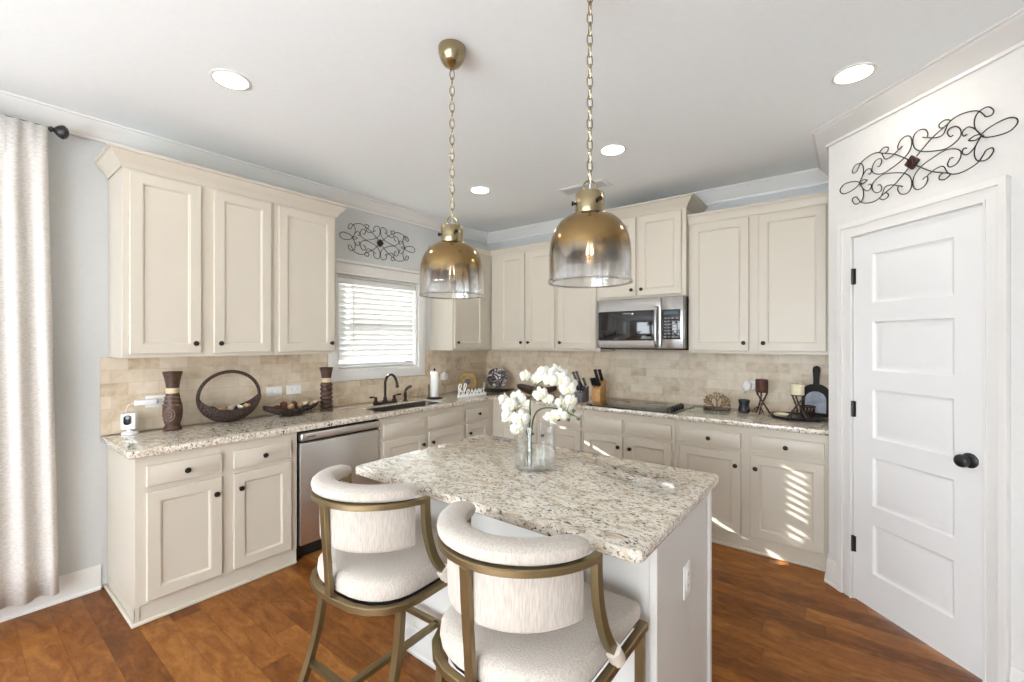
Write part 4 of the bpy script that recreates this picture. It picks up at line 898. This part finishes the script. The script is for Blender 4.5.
def pod(kind, name, r):
    m = MB()
    if kind == 'cone':
        m.sphere((0, 0, 0), r * 0.7, 10, 8, (1, 1, 1.25))
        for k in range(5):
            for q in range(8):
                a = 2 * pi * (q + 0.5 * (k % 2)) / 8; e = -0.7 + 0.35 * k; rr_ = r * 0.78 * math.sqrt(max(0.1, 1 - (e / 1.15) ** 2))
                st = m.n(); m.sphere((0, 0, 0), r * 0.26, 6, 4, (1, 0.9, 0.35)); m.xf(TR(rr_ * cos(a), rr_ * sin(a), e * r * 0.85) @ Matrix.Rotation(a, 4, 'Z') @ Matrix.Rotation(R(-25), 4, 'Y'), st)
        return m.build(name, M['pod_red'])
    if kind == 'shell':
        rs = []
        for i in range(7):
            f = i / 6; rs.append([(r * f * (1.0 + 0.12 * cos(6 * 2 * pi * j / 18)) * cos(2 * pi * j / 18), 0.75 * r * f * sin(2 * pi * j / 18), r * 0.55 * (f ** 2) - r * 0.2) for j in range(18)])
        rs[0] = [(1e-4 * cos(2 * pi * j / 18), 1e-4 * sin(2 * pi * j / 18), -r * 0.2) for j in range(18)]
        m.rings(rs, True); m.rings([[(x * 0.92, y * 0.92, z + 0.003) for x, y, z in q] for q in rs], True); return m.build(name, M['pod_white'])
    m.sphere((0, 0, 0), r, 14, 9, (1, 1, 0.85))
    for q in range(6):
        a = 2 * pi * q / 6; m.tube([(r * 1.02 * sin(pi * k / 8) * cos(a), r * 1.02 * sin(pi * k / 8) * sin(a), r * 0.87 * cos(pi * k / 8)) for k in range(9)], r * 0.09, 5)
    return m.build(name, M['pod_tan'])
def scatter(items, where, group):
    for kind, name, r, x, y, z, lab, c in items:
        o = pod(kind, name, r); o.location = (x, y, CT + z); o.rotation_euler = (random.uniform(-.6, .6), random.uniform(-.6, .6), random.uniform(0, 6)); tag(o, lab, c, group)
scatter([('ball', 'dried_pod', 0.026, 0.150, -2.888, 0.096, 'left tan dried pod in the hoop basket', 'dried pod'), ('shell', 'dried_shell', 0.036, 0.155, -2.830, 0.092, 'cream dried shell in the middle of the hoop basket', 'dried shell'),
    ('shell', 'dried_shell', 0.030, 0.150, -2.779, 0.098, 'cream dried shell right of the middle in the hoop basket', 'dried shell'), ('cone', 'pine_cone', 0.028, 0.125, -2.862, 0.082, 'red-brown cone between pod and shell in the hoop basket', 'pine cone'),
    ('ball', 'dried_pod', 0.023, 0.148, -2.730, 0.102, 'right tan dried pod in the hoop basket', 'dried pod'), ('cone', 'pine_cone', 0.024, 0.125, -2.935, 0.100, 'red-brown cone at the left rim of the hoop basket', 'pine cone')], 'basket', 'potpourri in the hoop basket')
# low boat tray
t = thing('boat_tray', 'low dark wicker boat tray heaped with dried pods and cones', 'tray', (0.165, -2.425, CT), 90)
def boat(off, z0):
    rs = []
    for i in range(25):
        u = -1 + 2 * i / 24; f = max(0.06, math.sqrt(max(0, 1 - (abs(u) ** 2.2)))); row = []
        for k in range(11):
            b = pi * k / 10; row.append((0.205 * u * (1 - off), -(0.085 - off) * f * cos(b), z0 + 0.056 * (abs(u) ** 2.2) + 0.048 * (1 - sin(b) ** 0.8) * (0.4 + 0.6 * f)))
        rs.append(row)
    return rs
m = MB(); m.rings(boat(0.0, 0.006), False); m.rings(boat(0.005, 0.010), False)
bo = boat(0.0, 0.006)
for side in (0, 10): m.tube([r_[side] for r_ in bo], 0.0055, 6)
m.tube([(-0.08, 0, 0.0065), (0.08, 0, 0.0065)], 0.006, 6); m.build('woven_body', M['weave'], t)
m = MB()
for q in range(9):
    x0 = -0.12 + 0.03 * q; m.tube(cat([(x0 + 0.014 * cos(2 * pi * k / 8), -0.083 + 0.006 * sin(q), 0.032 + 0.016 * sin(2 * pi * k / 8)) for k in range(8)], 3, closed=True), 0.0022, 5, closed=True)
m.build('loop_border', M['iron'], t)
its = []
for i, (k, x, y, z, r) in enumerate([('cone', .16, -2.53, .062, .029), ('cone', .15, -2.478, .078, .029), ('ball', .18, -2.44, .066, .025), ('cone', .155, -2.405, .080, .028), ('ball', .15, -2.36, .068, .025), ('shell', .16, -2.315, .072, .030), ('ball', .165, -2.275, .070, .020), ('shell', .17, -2.245, .076, .028), ('cone', .19, -2.50, .055, .026)]):
    nm, c = {'cone': ('pine_cone', 'pine cone'), 'ball': ('dried_pod', 'dried pod'), 'shell': ('dried_shell', 'dried shell')}[k]
    lab = ['leftmost brown pine cone in the boat tray', 'tall brown pine cone left of center in the boat tray', 'tan pod under the left outlet plate, in the boat tray', 'brown pine cone at the center of the boat tray', 'tan pod right of center in the boat tray',
           'larger cream shell at the right of the boat tray', 'small tan pod between the two cream shells', 'small cream shell at the right tip of the boat tray', 'small front pine cone low at the left of the boat tray'][i]
    its.append((k, nm, r, x, y, z, lab, c))
scatter(its, 'tray', 'potpourri in the boat tray')

# paper towel, word sign, gold ring, plate on tray
t = thing('paper_towel_holder', 'dark upright paper towel holder right of the sink', 'paper towel holder', (0.285, -1.105, CT))
m = MB(); m.lathe([(0.078, 0.0006), (0.080, 0.006), (0.070, 0.013), (0.012, 0.016), (0, 0.016)], 32); m.build('base', M['bronze'], t)
m = MB(); m.tube([(0, 0, 0.016), (0, 0, 0.275)], 0.006, 10); m.sphere((0, 0, 0.282), 0.010, 12, 8); m.build('post', M['bronze'], t)
m = MB(); m.tube([(0.0, -0.072, 0.013), (0.0, -0.072, 0.14)], 0.004, 8); m.build('tension_arm', M['bronze'], t)
m = MB(); m.lathe([(0.012, 0.018), (0.037, 0.018), (0.038, 0.02), (0.038, 0.262), (0.037, 0.264), (0.012, 0.264), (0.012, 0.018)], 28, cap=False)
tag(m.build('paper_towel_roll', M['paper'], loc=(0.285, -1.105, CT)), 'slim white paper towel roll on the holder by the sink', 'paper towel')

t = thing('word_sign', 'white cut-out script sign reading blessed, in the counter corner', 'sign', (0.475, -0.775, CT), 78)
LET = {'b': ([(0, 0), (.25, .9), (.42, 1.75), (.25, 1.95), (.12, 1.5), (.14, .3), (.3, .02), (.55, .2), (.55, .65), (.38, .8), (.3, .65)], .62),
 'l': ([(0, .05), (.25, .8), (.45, 1.75), (.28, 1.95), (.15, 1.4), (.17, .3), (.32, .02), (.5, .15)], .45),
 'e': ([(0, .2), (.3, .45), (.4, .75), (.22, .88), (.06, .5), (.15, .05), (.35, .02), (.5, .15)], .48),
 's': ([(0, .1), (.22, .6), (.28, .95), (.3, .7), (.42, .4), (.36, .06), (.14, .0), (.1, .15), (.3, .05), (.5, .15)], .48),
 'd': ([(.42, .75), (.2, .85), (.04, .5), (.12, .08), (.34, .1), (.46, .6), (.52, 1.95), (.48, 1.0), (.46, .25), (.55, .0), (.75, .2)], .7)}
xo = 0.0; strokes = []
for ch in 'blessed':
    p_, adv = LET[ch]; strokes.append([(xo + a, b) for a, b in p_]); xo += adv
sxx = 0.335 / xo; m = MB()
for s_ in strokes: m.tube(cat([((a - xo / 2) * sxx, 0, 0.020 + b * 0.058) for a, b in s_], 6), 0.0062, 6)
m.build('lettering', M['plate'], t)
MB().box(-0.170, -0.010, 0.0006, 0.172, 0.010, 0.020, 0.003).build('base_bar', M['plate'], t)

t = thing('gold_ring_ornament', 'round gold ridged ornament standing behind the script sign', 'ornament', (0.235, -0.585, CT), 38)
st = [(0.034, -0.010), (0.030, 0.0), (0.034, 0.012), (0.055, 0.015), (0.066, 0.010), (0.080, 0.014), (0.096, 0.010), (0.108, 0.006), (0.110, 0.0), (0.108, -0.008), (0.034, -0.010)]
m = MB(); m.lathe(st, 44, TR(0, 0, 0.122) @ FRONT, cap=False); m.build('ring', M['gold'], t)
m = MB(); m.lathe([(0.0, -0.006), (0.036, -0.006), (0.036, 0.004), (0, 0.006)], 30, TR(0, 0, 0.122) @ FRONT); m.build('center', M['brownwood'], t)
MB().box(-0.05, -0.028, 0.0006, 0.05, 0.028, 0.016, 0.004).build('foot', M['bronze'], t)

t = thing('oblong_tray', 'black shallow oblong tray in the counter corner', 'tray', (0.43, -0.330, CT), 38)
def ovl(a, b, z, n=36): return [(a * cos(2 * pi * k / n), b * sin(2 * pi * k / n), z + 0.018 * abs(cos(2 * pi * k / n)) ** 4) for k in range(n)]
m = MB(); m.rings([ovl(0.001, 0.001, 0.001), ovl(0.10, 0.055, 0.0008), ovl(0.165, 0.085, 0.010), ovl(0.185, 0.095, 0.022), ovl(0.182, 0.092, 0.025), ovl(0.16, 0.08, 0.015), ovl(0.001, 0.001, 0.008)], True, True, True)
m.build('tray_body', M['black'], t)
def marble():
    m, nt, b = mat('silver_black_marbled'); L = nt.links; tc = nd(nt, 'ShaderNodeTexCoord'); no = nd(nt, 'ShaderNodeTexNoise'); no.inputs['Scale'].default_value = 14; no.inputs['Detail'].default_value = 4; no.inputs['Distortion'].default_value = 2.5
    L.new(tc.outputs['Object'], no.inputs['Vector']); r = ramp(nt, [(0.40, (0.03, 0.022, 0.022)), (0.54, (0.12, 0.09, 0.08)), (0.60, (0.65, 0.63, 0.64)), (0.68, (0.10, 0.07, 0.06))]); L.new(no.outputs[0], r.inputs[0]); L.new(r.outputs[0], b.inputs['Base Color']); b.inputs['Roughness'].default_value = 0.2; return m
M['marble'] = marble()
t = thing('decorative_plate', 'dark marbled silver and brown plate leaning above the black tray', 'plate', (0.395, -0.285, CT + 0.0205), 38)
m = MB(); m.lathe([(0.0, -0.004), (0.07, -0.003), (0.114, 0.010), (0.116, 0.013), (0.112, 0.014), (0.07, 0.003), (0, 0.002)], 40, TR(0, 0.02, 0.125) @ Matrix.Rotation(R(-16), 4, 'X') @ FRONT); m.build('plate_disc', M['marble'], t)
m = MB()
for sx in (-1, 1): m.tube(cat([(sx * 0.05, -0.055, 0.018), (sx * 0.05, -0.040, 0.004), (sx * 0.045, 0.0, 0.0065), (sx * 0.03, 0.060, 0.006), (sx * 0.01, 0.074, 0.12)], 5), 0.004, 6)
m.build('easel', M['iron'], t)

# ---------------------------------------------------------------- things on the back counter
t = thing('wooden_dough_bowl', 'long dark wooden bowl with raised tips behind the orchids', 'bowl', (0.93, -0.30, CT), 4)
def dough(o, z0):
    rs = []
    for i in range(25):
        u = -1 + 2 * i / 24; f = max(0.05, math.sqrt(max(0, 1 - u * u))); row = []
        for k in range(13):
            b = pi * k / 12; row.append((0.235 * u * (1 - o * 2), -(0.095 - o) * f * cos(b), z0 + 0.07 * u * u + 0.065 * (1 - sin(b) ** 0.7) * (0.25 + 0.75 * f)))
        rs.append(row)
    return rs
m = MB(); m.rings(dough(0, 0.002), False); m.rings(dough(0.009, 0.012), False)
oa, ob = dough(0, 0.002), dough(0.009, 0.012)
for s_ in (0, 12): m.rings([[a[s_], b[s_]] for a, b in zip(oa, ob)], False)
for e_ in (0, 24): m.rings([[a, b] for a, b in zip(oa[e_], ob[e_])], False)
m.build('bowl_shell', M['brownwood'], t)

def knife_block(lab, loc, rz, mt, w, dpt, h0, h1, lean=0.0):
    t = thing('knife_block', lab, 'knife block', loc, rz)
    m = MB(); P = [(-dpt / 2, 0.0008), (dpt / 2, 0.0008), (dpt / 2 + lean, h1), (-dpt / 2 + lean * 0.3, h0)]
    m.rings([[(x, y, z) for y, z in P] for x in (-w / 2, w / 2)], True, True, True); m.bevel(0.004, 2); m.build('block', mt, t)
    d = Vector((0, -0.42, 0.9)).normalized()
    return t, d
def knife(lab, base, d, L, group, r=0.0095):
    t = thing('kitchen_knife', lab, 'knife', base, 0, group); b = Vector((0, 0, 0))
    q = d.to_track_quat('Z', 'X').to_matrix().to_4x4()
    m = MB(); m.box(-0.0095, -0.014, 0.010, 0.0095, 0.014, L, 0.005, 2); m.box(-0.011, -0.015, L - 0.014, 0.011, 0.015, L, 0.003); m.xf(q); m.build('handle', M['black'], t)
    m = MB(); m.box(-0.0012, -0.009, -0.004, 0.0012, 0.009, 0.011); m.xf(q); m.build('blade', M['steel'], t)
knife_block('grey knife block with angled black knives, left of the wooden block', (1.518, -0.415, CT), 0, M['slate'], 0.085, 0.13, 0.085, 0.14, 0.0)
dv = Vector((-0.34, -0.12, 0.93)).normalized()
for i, (dx, dy, dz, L, lab) in enumerate([(-0.026, -0.045, 0.092, 0.10, 'front left black knife in the grey block'), (0.0, -0.045, 0.092, 0.105, 'front middle black knife in the grey block'), (0.026, -0.045, 0.092, 0.10, 'front right black knife in the grey block'),
    (-0.024, 0.0, 0.113, 0.165, 'tall left black knife in the grey block'), (0.008, 0.005, 0.116, 0.170, 'tall right black knife in the grey block'), (0.030, 0.035, 0.128, 0.09, 'rear short black knife in the grey block')]):
    knife(lab, (1.518 + dx, -0.415 + dy, CT + dz + 0.004), dv, L, 'knives in the grey block')
knife_block('light wooden knife block beside the cooktop', (1.622, -0.270, CT), 0, M['beech'], 0.088, 0.13, 0.115, 0.19, 0.0)
dv = Vector((-0.10, -0.34, 0.93)).normalized()
for i, (dx, dy, dz, L, lab) in enumerate([(-0.030, -0.050, 0.131, 0.085, 'lower left black knife in the wooden block'), (0.0, -0.050, 0.131, 0.088, 'lower middle black knife in the wooden block'), (0.030, -0.050, 0.131, 0.085, 'lower right black knife in the wooden block'),
    (-0.022, 0.025, 0.174, 0.12, 'tall left black knife in the wooden block'), (0.022, 0.025, 0.174, 0.122, 'tall right black knife in the wooden block')]):
    knife(lab, (1.622 + dx, -0.270 + dy, CT + dz + 0.004), dv, L, 'knives in the wooden block')

tag(MB().box(2.475, -0.44, CT + 0.0005, 2.755, -0.225, CT + 0.007, 0.002).build('glass_cutting_board', M['boardglass']), 'thin glass cutting board on the granite right of the cooktop', 'cutting board')
t = thing('coral_ornament', 'gold branching coral on a dark base right of the cooktop', 'ornament', (2.628, -0.178, CT))
MB().box(-0.098, -0.03, 0.0006, 0.098, 0.03, 0.020, 0.005).build('base', M['brownwood'], t)
m = MB(); rnd = random.Random(3)
def branch(p, a, L, r, d):
    q = (p[0] + L * sin(a), p[1] + rnd.uniform(-.008, .008), p[2] + L * cos(a)); m.tube([p, ((p[0] + q[0]) / 2 + rnd.uniform(-.003, .003), (p[1] + q[1]) / 2, (p[2] + q[2]) / 2), q], [r, r * .9, r * .75], 6)
    if d > 0:
        for k in (-1, 0, 1):
            if k == 0 and rnd.random() < .35: continue
            branch(q, a + k * rnd.uniform(.35, .65), L * .74, r * .75, d - 1)
for a, L, x in ((-0.55, .040, -.02), (0.0, .048, 0), (0.5, .040, .02), (-1.0, .034, -.02), (0.95, .034, .02)): branch((x, 0, .019), a, L, .0046, 3)
m.build('coral_branches', M['gold'], t)
t = thing('candle_jar', 'small dark waisted jar left of the brown candle', 'jar', (2.828, -0.185, CT))
m = MB(); m.lathe([(0.034, 0.0006), (0.040, 0.006), (0.041, 0.03), (0.034, 0.052), (0.035, 0.062), (0.042, 0.085), (0.041, 0.098), (0.034, 0.098), (0.034, 0.085), (0, 0.084)], 28); m.build('jar_body', M['black'], t)
m = MB()
for a in (-75, -35): m.sphere((0.0375 * cos(R(a)), 0.0375 * sin(R(a)), 0.035), 0.010, 10, 6)
m.build('embossed_knobs', M['slate'], t)

def holder(lab, loc, h, r, spread, seed):
    t = thing('candle_holder', lab, 'candle holder', loc); rn = random.Random(seed); n = 3
    for k in range(n):
        a = 2 * pi * k / n + seed; b = a + pi * 0.72
        m = MB(); m.tube(cat([(spread * cos(a), spread * sin(a), 0.0055), (spread * .55 * cos(a), spread * .55 * sin(a), h * .30), (0.012 * cos(a + .8), 0.012 * sin(a + .8), h * .55), (r * .8 * cos(b), r * .8 * sin(b), h * .86), (r * 1.05 * cos(b), r * 1.05 * sin(b), h)], 5), [0.0065 + 0.0012 * sin(q * 1.7) for q in range(21)], 7); lg = m.build('branch_leg', M['twig'], t)
        m = MB(); m.tube([(spread * .5 * cos(a), spread * .5 * sin(a), h * .32), (spread * .9 * cos(a + .35), spread * .9 * sin(a + .35), h * .22), (spread * 1.15 * cos(a + .5), spread * 1.15 * sin(a + .5), 0.006)], [.0045, .004, .003], 6); m.build('twig', M['twig'], lg)
    m = MB(); m.lathe([(0.0, h - 0.002), (r, h - 0.002), (r * 1.04, h + 0.001), (r, h + 0.004), (0, h + 0.004)], 24); m.build('candle_plate', M['iron'], t)
def candle(lab, loc, r, h, mt):
    t = thing('pillar_candle', lab, 'candle', loc); m = MB(); m.lathe([(r - 0.002, 0.0), (r, 0.003), (r, h - 0.004), (r - 0.005, h), (r * 0.5, h - 0.004), (0, h - 0.005)], 28); m.build('wax', mt, t)
    m = MB(); m.tube([(0, 0, h - 0.006), (0.001, 0.001, h + 0.008)], 0.0012, 6); m.build('wick', M['black'], t)
holder('twig candle holder carrying the brown candle', (2.955, -0.215, CT), 0.170, 0.040, 0.058, 0.4)
candle('brown pillar candle on the taller twig holder', (2.955, -0.215, CT + 0.1745), 0.043, 0.092, M['waxbrown'])
t = thing('round_tray', 'black round tray under the cream candle by the pantry corner', 'tray', (3.180, -0.262, CT))
m = MB(); m.lathe([(0.0, 0.001), (0.14, 0.001), (0.155, 0.008), (0.165, 0.020), (0.161, 0.022), (0.150, 0.012), (0.14, 0.007), (0, 0.007)], 44); m.build('tray_body', M['black'], t)
holder('twig candle holder carrying the cream candle on the black tray', (3.190, -0.275, CT + 0.0075), 0.160, 0.040, 0.066, 1.7)
candle('cream pillar candle on the twig holder on the tray', (3.190, -0.275, CT + 0.0075 + 0.1645), 0.042, 0.078, M['wax'])
t = thing('wire_cup', 'small dark openwork cup behind the cream candle holder', 'cup', (3.242, -0.195, CT + 0.0078))
m = MB(); m.lathe([(0.0, 0.0008), (0.040, 0.0008), (0.042, 0.005), (0, 0.005)], 24)
for k in range(14):
    a = 2 * pi * k / 14; m.tube([(0.041 * cos(a), 0.041 * sin(a), 0.003), (0.048 * cos(a + .25), 0.048 * sin(a + .25), 0.075)], 0.0024, 5); m.tube([(0.041 * cos(a), 0.041 * sin(a), 0.003), (0.048 * cos(a - .25), 0.048 * sin(a - .25), 0.075)], 0.0024, 5)
m.tube([(0.048 * cos(2 * pi * k / 28), 0.048 * sin(2 * pi * k / 28), 0.076) for k in range(28)], 0.005, 6, closed=True); m.build('wire_body', M['rust'], t)
t = thing('soap_dish', 'small cream dish on the left side of the black tray', 'dish', (3.092, -0.300, CT + 0.0078))
m = MB(); m.lathe([(0.0, 0.0006), (0.035, 0.0006), (0.052, 0.022), (0.049, 0.024), (0.034, 0.010), (0, 0.009)], 26); m.build('dish_body', M['wax'], t)
t = thing('paddle_board', 'black paddle serving board with a blue-grey arched panel, in the pantry corner', 'serving board', (3.284, -0.078, CT + 0.002), -6)
def padd(k, y):
    pts = []
    w, hb = 0.088 - k, 0.160
    pts += [(-w, 0.002 + k), (w, 0.002 + k), (w, hb)]
    for i in range(7): a = R(90) * i / 6; pts.append((0.018 - k * .4 + (w - 0.018 + k * .4) * cos(a), hb + (0.075 - k) * sin(a)))
    for i in range(9): a = R(-60) + R(300) * i / 8; pts.append((0.0, 0.0)) if False else None
    pts += [(0.018 - k * .4, 0.27), (0.022 - k * .4, 0.32), (0.024 - k * .4, 0.345), (0.018 - k * .4, 0.365 - k), (0.0, 0.374 - k), (-0.018 + k * .4, 0.365 - k), (-0.024 + k * .4, 0.345), (-0.022 + k * .4, 0.32), (-0.018 + k * .4, 0.27)]
    for i in range(6, -1, -1): a = R(90) * i / 6; pts.append((-(0.018 - k * .4 + (w - 0.018 + k * .4) * cos(a)), hb + (0.075 - k) * sin(a)))
    pts += [(-w, hb)]
    return [(x, y, z) for x, z in pts]
TL = Matrix.Rotation(R(-7), 4, 'X')
m = MB(); m.rings([padd(0.003, -0.009), padd(0, -0.006), padd(0, 0.006), padd(0.003, 0.009)], True, True, True); m.xf(TL); m.build('board', M['boardblack'], t)
arch = [(-0.066, 0.025), (0.066, 0.025), (0.066, 0.12)] + [(0.066 * cos(R(a)), 0.12 + 0.062 * sin(R(a))) for a in range(15, 180, 15)] + [(-0.066, 0.12)]
m = MB(); m.rings([[(x, y, z) for x, z in arch] for y in (-0.0093, -0.0108)], True, True, True); m.xf(TL); m.build('painted_panel', M['chalk'], t)

# ---------------------------------------------------------------- orchids in a glass vase on the island
VX, VY = 2.392, -2.425
t = thing('glass_vase', 'wide clear glass vase on the island holding white orchids', 'vase', (VX, VY, CT), 37.8)
m = MB(); m.lathe([(0.088, 0.0006), (0.094, 0.004), (0.095, 0.02), (0.093, 0.10), (0.091, 0.188), (0.0895, 0.190), (0.087, 0.188), (0.089, 0.10), (0.090, 0.026), (0.084, 0.020), (0, 0.019)], 40); m.build('vase_body', M['glass'], t)
m = MB(); m.lathe([(0.0, 0.0205), (0.082, 0.0215), (0.0885, 0.03), (0.0885, 0.055), (0, 0.055)], 32); m.build('water', M['water'], t)
PXM = 0.00464
def L2(u, v, dpt=0.0): return ((u - 535) * PXM, dpt, 0.558 + (341 - v) * PXM)
def petal_mesh():
    m = MB()
    def pet(L, w, a, cup, tw=0):
        rs = []
        for i in range(7):
            f = i / 6; ww = w * math.sqrt(max(0.0, sin(pi * min(1, f * 0.93 + 0.07)))) * (0.35 + 0.65 * f ** 0.5)
            rs.append([(x * ww, -0.012 * cup * (1 - 2 * abs(f - 0.45)) - 0.010 * cup * (1 - x * x) + 0.014 * f * f, L * f) for x in (-1, -.5, 0, .5, 1)])
        st = m.n(); m.rings(rs, False); m.xf(Matrix.Rotation(R(a), 4, 'Y'), st)
    for a in (80, -80): pet(0.046, 0.030, a, 0.6)
    for a in (0, 140, -140): pet(0.044, 0.017, a, 0.4)
    return m
def orchid(lab, path, flowers, buds, dep):
    s_ = thing('orchid_stem', lab, 'orchid', (VX, VY, CT), 37.8)
    pts = cat([L2(u, v, d) for u, v, d in path], 6); n = len(pts)
    MB().tube(pts, [0.0046 - 0.0024 * i / n for i in range(n)], 7).build('stem', M['stem'], s_)
    for (u, v, d, yaw, pit, k) in flowers:
        f = fl0.copy(); COL.objects.link(f); f.parent = s_; f.location = L2(u, v, d); f.rotation_euler = (R(pit), R(random.uniform(-25, 25)), R(yaw)); f.scale = (k * .86, k * .86, k * .86)
        for ch in fl0.children: c = ch.copy(); COL.objects.link(c); c.parent = f
        q = min(pts, key=lambda p: (p - Vector(L2(u, v, d))).length); 
        MB().tube([q, (q + Vector(L2(u, v, d))) / 2 + Vector((0, 0.004, 0.004)), Vector(L2(u, v, d)) + Vector((0, 0.006, 0))], 0.0013, 5).build('flower_stalk', M['stem'], s_)
    for (u, v, d) in buds:
        m = MB(); m.sphere(L2(u, v, d), 0.0085, 10, 7, (1, 1, 1.0)); q = min(pts, key=lambda p: (p - Vector(L2(u, v, d))).length); m.tube([q, L2(u, v, d)], 0.0013, 5); m.build('bud', M['stem'], s_)
fl0 = petal_mesh().build('flower', M['petal'])
m = MB(); m.sphere((0, -0.008, 0), 0.006, 8, 6, (1, 1.4, 1)); m.sphere((0, -0.011, -0.010), 0.008, 8, 6, (1.1, 0.6, 1.2)); m.build('flower_lip', M['lip'], fl0)
orchid('tall orchid stem arching right with white blooms', [(528, 456.5, .02), (529, 440, .0), (530, 415, 0), (531, 396, 0), (538, 382, -.01), (549, 377, -.01), (562, 380, 0), (572, 391, .01)],
    [(526, 374, -.02, 25, 5, .72), (536, 377, .0, -30, 0, .85), (545, 372, .01, 10, -10, 1.0), (548, 377, -.04, -15, 8, .95), (556, 371, .02, 30, 0, 1.05), (559, 378, -.03, -10, 5, 1.12), (564, 375, .02, 40, -5, 1.05), (566, 386, -.02, 5, 12, 1.05), (569, 382, .04, -35, 0, .95), (540, 391, -.03, 12, 6, .92), (546, 396, -.01, -25, 14, .8)], [(571, 393, .01)], 0)
orchid('short orchid stem leaning left with the largest white blooms', [(530, 456.5, -.02), (529, 440, -.01), (527, 428, -.02), (521, 416, -.03), (514, 404, -.02)],
    [(512, 402, -.03, 20, 4, 1.05), (518, 396, .02, -20, -6, 1.0), (506, 398, .02, 45, 0, .85), (521, 414, -.05, 5, 10, 1.15), (511, 413, -.02, 30, 12, 1.05), (525, 404, .03, -30, 0, 1.0), (519, 424, -.05, 10, 22, 1.0)], [], 0)
orchid('low thin orchid stem reaching right with buds', [(531, 456.5, 0), (531, 435, .01), (534, 414, .01), (541, 406, .0), (553, 405, -.01), (565, 409, -.01), (576, 414, -.01)],
    [(551, 413, -.02, 0, 18, .85), (558, 411, -.03, -25, 20, .9), (561, 400, .01, 25, 0, .85), (565, 403, .02, -20, 4, .95), (570, 398, .0, 20, 8, .85)], [(567, 416, -.01), (576, 415, -.01), (572, 408, .0)], 0)
bpy.data.objects.remove(fl0.children[0]) if False else None
for ch in list(fl0.children): bpy.data.objects.remove(ch)
bpy.data.objects.remove(fl0)
